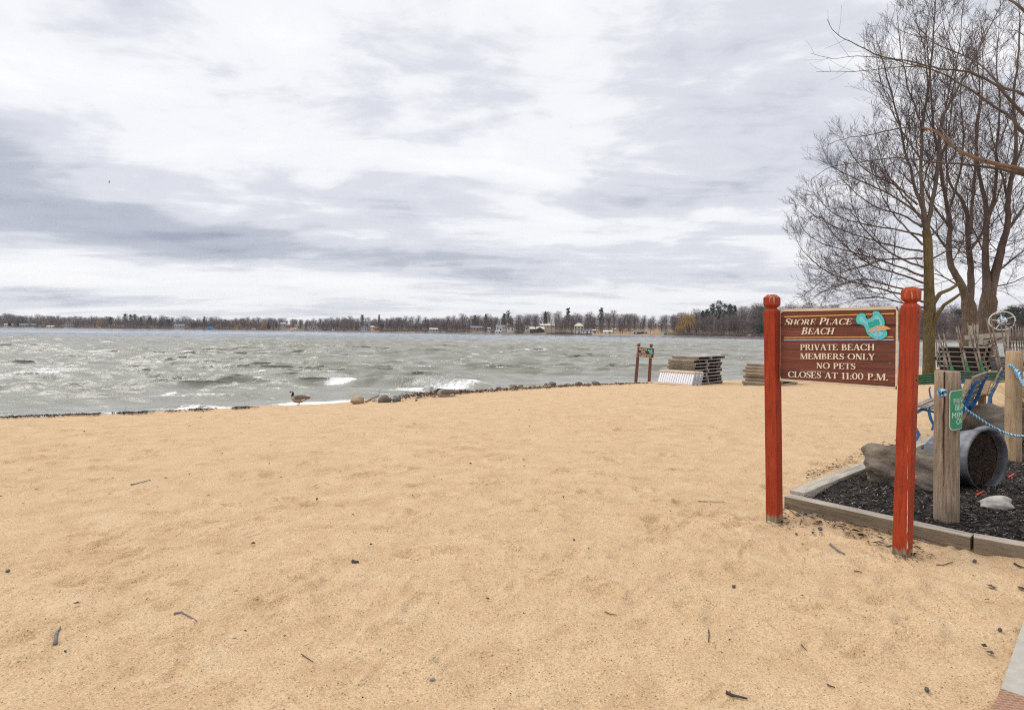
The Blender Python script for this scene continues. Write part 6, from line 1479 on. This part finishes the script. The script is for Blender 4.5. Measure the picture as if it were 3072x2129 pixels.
stick('pale forked stick lying between the red posts near the timber', [(2400, 1528), (2406, 1537), (2412, 1546), (2437, 1560)], .010, GREYT); stick('grey stick on the sand left of the right red post', [(2491, 1635), (2500, 1642), (2510, 1651), (2533, 1664)], .0095, GREYT); stick('thin brown twig by the foot of the left red post', [(2367, 1543), (2390, 1554), (2412, 1565)], .004, BRT)
stick('short upright looking twig at the lower right of the sand', [(2126, 1893), (2127, 1908), (2125, 1930)], .0035, DARKT); stick('black bark strip on the sand left of centre', [(1057, 1685), (1066, 1688), (1076, 1688)], .011, DARKT); stick('thin twig on the sand above the grey stick', [(2400, 1575), (2404, 1565), (2410, 1556)], .004, DARKT)
stick('curved reddish twig right of the right red post', [(2808, 1697), (2830, 1697), (2852, 1690), (2860, 1688)], .004, BRT); stick('dark grey stick at the foot of the right red post', [(2660, 1640), (2675, 1638), (2690, 1640)], .007, GREYT); stick('grey stick under the timber right of the right red post', [(2758, 1618), (2775, 1627), (2790, 1632)], .008, GREYT)
stick('brown twig left of the left red post', [(2095, 1506), (2140, 1507), (2168, 1507)], .004, BRT); stick('dark twig end at the right edge of the sand', [(3042, 1692), (3058, 1701), (3074, 1706)], .007, DARKT); stick('thin rusty twig right of centre on the lower sand', [(1815, 1838), (1830, 1845), (1850, 1848)], .0035, BRT); stick('slanting twig in the lower right sand', [(2403, 1937), (2412, 1946), (2421, 1955)], .003, DARKT); stick('short curved twig above the black stick', [(2482, 2056), (2490, 2062), (2505, 2066)], .004, DARKT); stick('dark twig below the grey stick', [(2562, 1715), (2575, 1716), (2586, 1720)], .004, DARKT)
def pebble(label, px, py, d, mt, seed):
    p = on_ground(px, py); s = p.y / FPX; rock(label, (p.x, p.y, p.z + .002), (d * s, d * s * .8, d * s * .8), mt, seed, .12, 2, seed * .3, 2, 'pebble', 'pebble', 'dark pebbles on the sand', .1)
for i, (lb, x, y, d, mt) in enumerate((('dark round pebble in the lower right sand', 2201, 1763, 12, 'rock_dark'), ('black pebble right of the right red post foot', 2924, 1687, 13, 'rock_dark'), ('black lump near the pavement corner', 3000, 1893, 14, 'rock_dark'), ('dark oval pebble near the bottom right', 2781, 2074, 17, 'rock_dark'), ('grey pebble on the sand below the front timber', 2389, 1604, 9, 'rock_grey'), ('pair of black seed lumps below the front timber', 2461, 1590, 14, 'rock_dark'), ('brown lump at the left edge of the sand', 24, 1717, 14, 'rock_dark'), ('small dark pebble just right of centre', 1722, 1621, 8, 'rock_dark'), ('flat pale grey pebble at the bottom centre', 1296, 2040, 17, 'rock_white'))):
    pebble(lb, x, y, d, M[mt], 200 + i)
def leaf(label, px, py, w):
    p = on_ground(px, py); s = p.y / FPX * w; rs = random.Random(px); m = MB(); pts = []
    for i in range(14):
        t = 2 * math.pi * i / 14; r = s * (.5 if i % 2 else .28) * rs.uniform(.8, 1.2); pts.append(p + Vector((r * math.cos(t), r * 1.3 * math.sin(t), .010 + .012 * rs.random())))
    m.add(pts + [p + Vector((0, 0, .02))], [(i, (i + 1) % 14, 14) for i in range(14)]); tag(m.build('dry_leaf', DARKT, None), label, 'leaf', 'dry leaves on the sand')
leaf('dark curled leaf on the sand below the front timber, right side', 2975, 1766, 26); leaf('small curled leaf left of the pavement', 2972, 1965, 22); leaf('dark leaf at the right edge above the pavement', 3064, 1770, 22)
def litter():
    rs = np.random.RandomState(6); V = []; F = []; mi = []
    mats = [plain('wet_brown_leaf', (.075, .045, .03), .7), plain('black_weed', (.022, .018, .016), .7), plain('tan_chip', (.30, .21, .14), .8), plain('reddish_leaf', (.16, .075, .045), .8), plain('pale_chip_shore', (.50, .42, .35), .8)]
    def chip(p, L, w, m, tilt=.3):
        th = rs.uniform(0, 6.28); tl = rs.normal(0, tilt); d = np.array([math.cos(th) * math.cos(tl), math.sin(th) * math.cos(tl), math.sin(tl)]) * L / 2; s = np.array([-math.sin(th), math.cos(th), rs.uniform(-.8, .8)]) * w / 2; b = len(V); up = np.array([0, 0, L * .12])
        V.extend([p - d, p - s * 1 + up, p + d, p + s + up]); F.append((b, b + 1, b + 2, b + 3)); mi.append(m)
    for i in range(5200):                                                 # leaf and bark drift on the waterline, thickest by the resting goose
        px = rs.choice([1300, 1420, 1560, 1700, 1850]) + rs.normal(0, 75); 
        if px < 1165 or px > 1960 or (px > 1400 and rs.rand() < .62): continue
        py = np.interp(px, [1165, 1220, 1300, 1400, 1500, 1700, 1900, 1960], [1204, 1192, 1184, 1178, 1171, 1159, 1151.5, 1150]) + rs.normal(0, 1) * np.interp(px, [1170, 1300, 1400, 1900], [4.5, 4.5, 2.4, .9])
        p = on_ground(px, py); p = at_z(px, py, ZW + .03) if p.z < ZW + .03 else p; chip(np.array([p.x, p.y, max(p.z, ZW + .03) + .03 + .05 * rs.rand() * (px < 1400)]), rs.uniform(.05, .17), rs.uniform(.02, .06), rs.choice([0, 0, 1, 1, 2, 3, 3, 4], p=[.2, .15, .15, .1, .14, .12, .09, .05]))
    for i in range(2600):                                                 # thin line of dark weed to the left
        px = rs.uniform(-30, 830); py = np.interp(px, [0, 400, 640, 800, 905], [1255, 1241, 1231, 1223, 1215]) + rs.normal(0, 1.3) + 1.2 * math.sin(px * .05) * rs.rand()
        if vnoise(px * .025, 3.3) + .25 < rs.rand() * .6: continue
        p = on_ground(px, py); p = at_z(px, py, ZW + .02) if p.z < ZW + .02 else p; chip(np.array([p.x, p.y, max(p.z, ZW) + .035]), rs.uniform(.04, .16), rs.uniform(.015, .05), rs.choice([1, 1, 1, 0, 0, 2]))
    o = np_mesh('shore_litter', np.array(V), np.array(F), mats, mi=np.array(mi)); tag(o, 'line of wet leaves and bark washed up along the water', None, None, 'stuff')
    V = []; F = []; mi = []
    mats = [plain('sand_speck_dark', (.05, .035, .025), .9), plain('sand_speck_brown', (.20, .11, .06), .9), plain('sand_speck_grey', (.22, .19, .17), .9)]
    for i in range(3600):
        if rs.rand() < .35: D = rs.uniform(2.3, 7)
        else: D = rs.uniform(5, 19)
        u = rs.uniform(-.9, .95); x, y = u * D, D
        if inland(x, y) < .8: continue
        if u > .40 and 3.5 < D and x > 2.6 and y < 12 and D > 3.2 + (u - .5) * -1: 
            if x > 2.75 and D > 4.0: continue
        near = .55 if rs.rand() < .88 else 1.5
        b = on_ground(CX + u * FPX, HY + (EYE - G(x, y)) / D * FPX); L = rs.uniform(.006, .022) * near * (1 + .05 * D); chip(np.array([b.x, b.y, b.z + .012 + .012 * rs.rand()]), L, L * rs.uniform(.2, .6), rs.choice([0, 0, 1, 2]), .2)
    for i in range(240):                                                  # bits of bark drifted against the timbers
        px = rs.uniform(2340, 2760); py = np.interp(px, [2350, 2686, 2914], [1522, 1604, 1660]) + abs(rs.normal(0, 22)) + 4
        p = on_ground(px, py); L = rs.uniform(.012, .07); chip(np.array([p.x, p.y, p.z + .014 + .012 * rs.rand()]), L, L * rs.uniform(.12, .35), rs.choice([0, 0, 1, 2]), .15)
    for cx_, cy_ in ((2345, 1572), (2742, 1672)):                         # dark chips added for stain and contact shade at the red post feet
        for i in range(70):
            p = on_ground(cx_ + rs.normal(0, 26), cy_ + rs.normal(0, 9)); L = rs.uniform(.006, .03); chip(np.array([p.x, p.y, p.z + .006 + .008 * rs.rand()]), L, L * rs.uniform(.2, .6), rs.choice([0, 0, 1, 2]), .15)
    for i in range(420):
        px = rs.uniform(2420, 2760); py = np.interp(px, [2353, 2693, 2807], [1470, 1342, 1300]) - abs(rs.normal(0, 14)); p = on_ground(px, py); L = rs.uniform(.01, .06); chip(np.array([p.x, p.y, p.z + .016 + .012 * rs.rand()]), L, L * rs.uniform(.12, .4), rs.choice([0, 0, 0, 1, 2]), .15)
    o = np_mesh('sand_litter', np.array(V), np.array(F), mats, mi=np.array(mi)); tag(o, 'small bits of bark and grit scattered over the sand', None, None, 'stuff')
litter()

# ------------------------------------------------------------------ thin damp air over the lake
def haze():
    m = bpy.data.materials.new('pale_air'); m.use_nodes = True; nt = m.node_tree; nt.nodes.clear()
    o = nt.nodes.new('ShaderNodeOutputMaterial'); v = nt.nodes.new('ShaderNodeVolumePrincipled'); v.inputs['Color'].default_value = (.86, .87, .93, 1); v.inputs['Density'].default_value = .00011; v.inputs['Anisotropy'].default_value = .2
    nt.links.new(v.outputs[0], o.inputs['Volume'])
    b = MB(); b.box((0, 900, 37), (5600, 2700, 106), None, None, (0, 0, 1)); ob = b.build('haze', m); tag(ob, 'thin pale air over the lake', None, None, 'stuff')
haze()
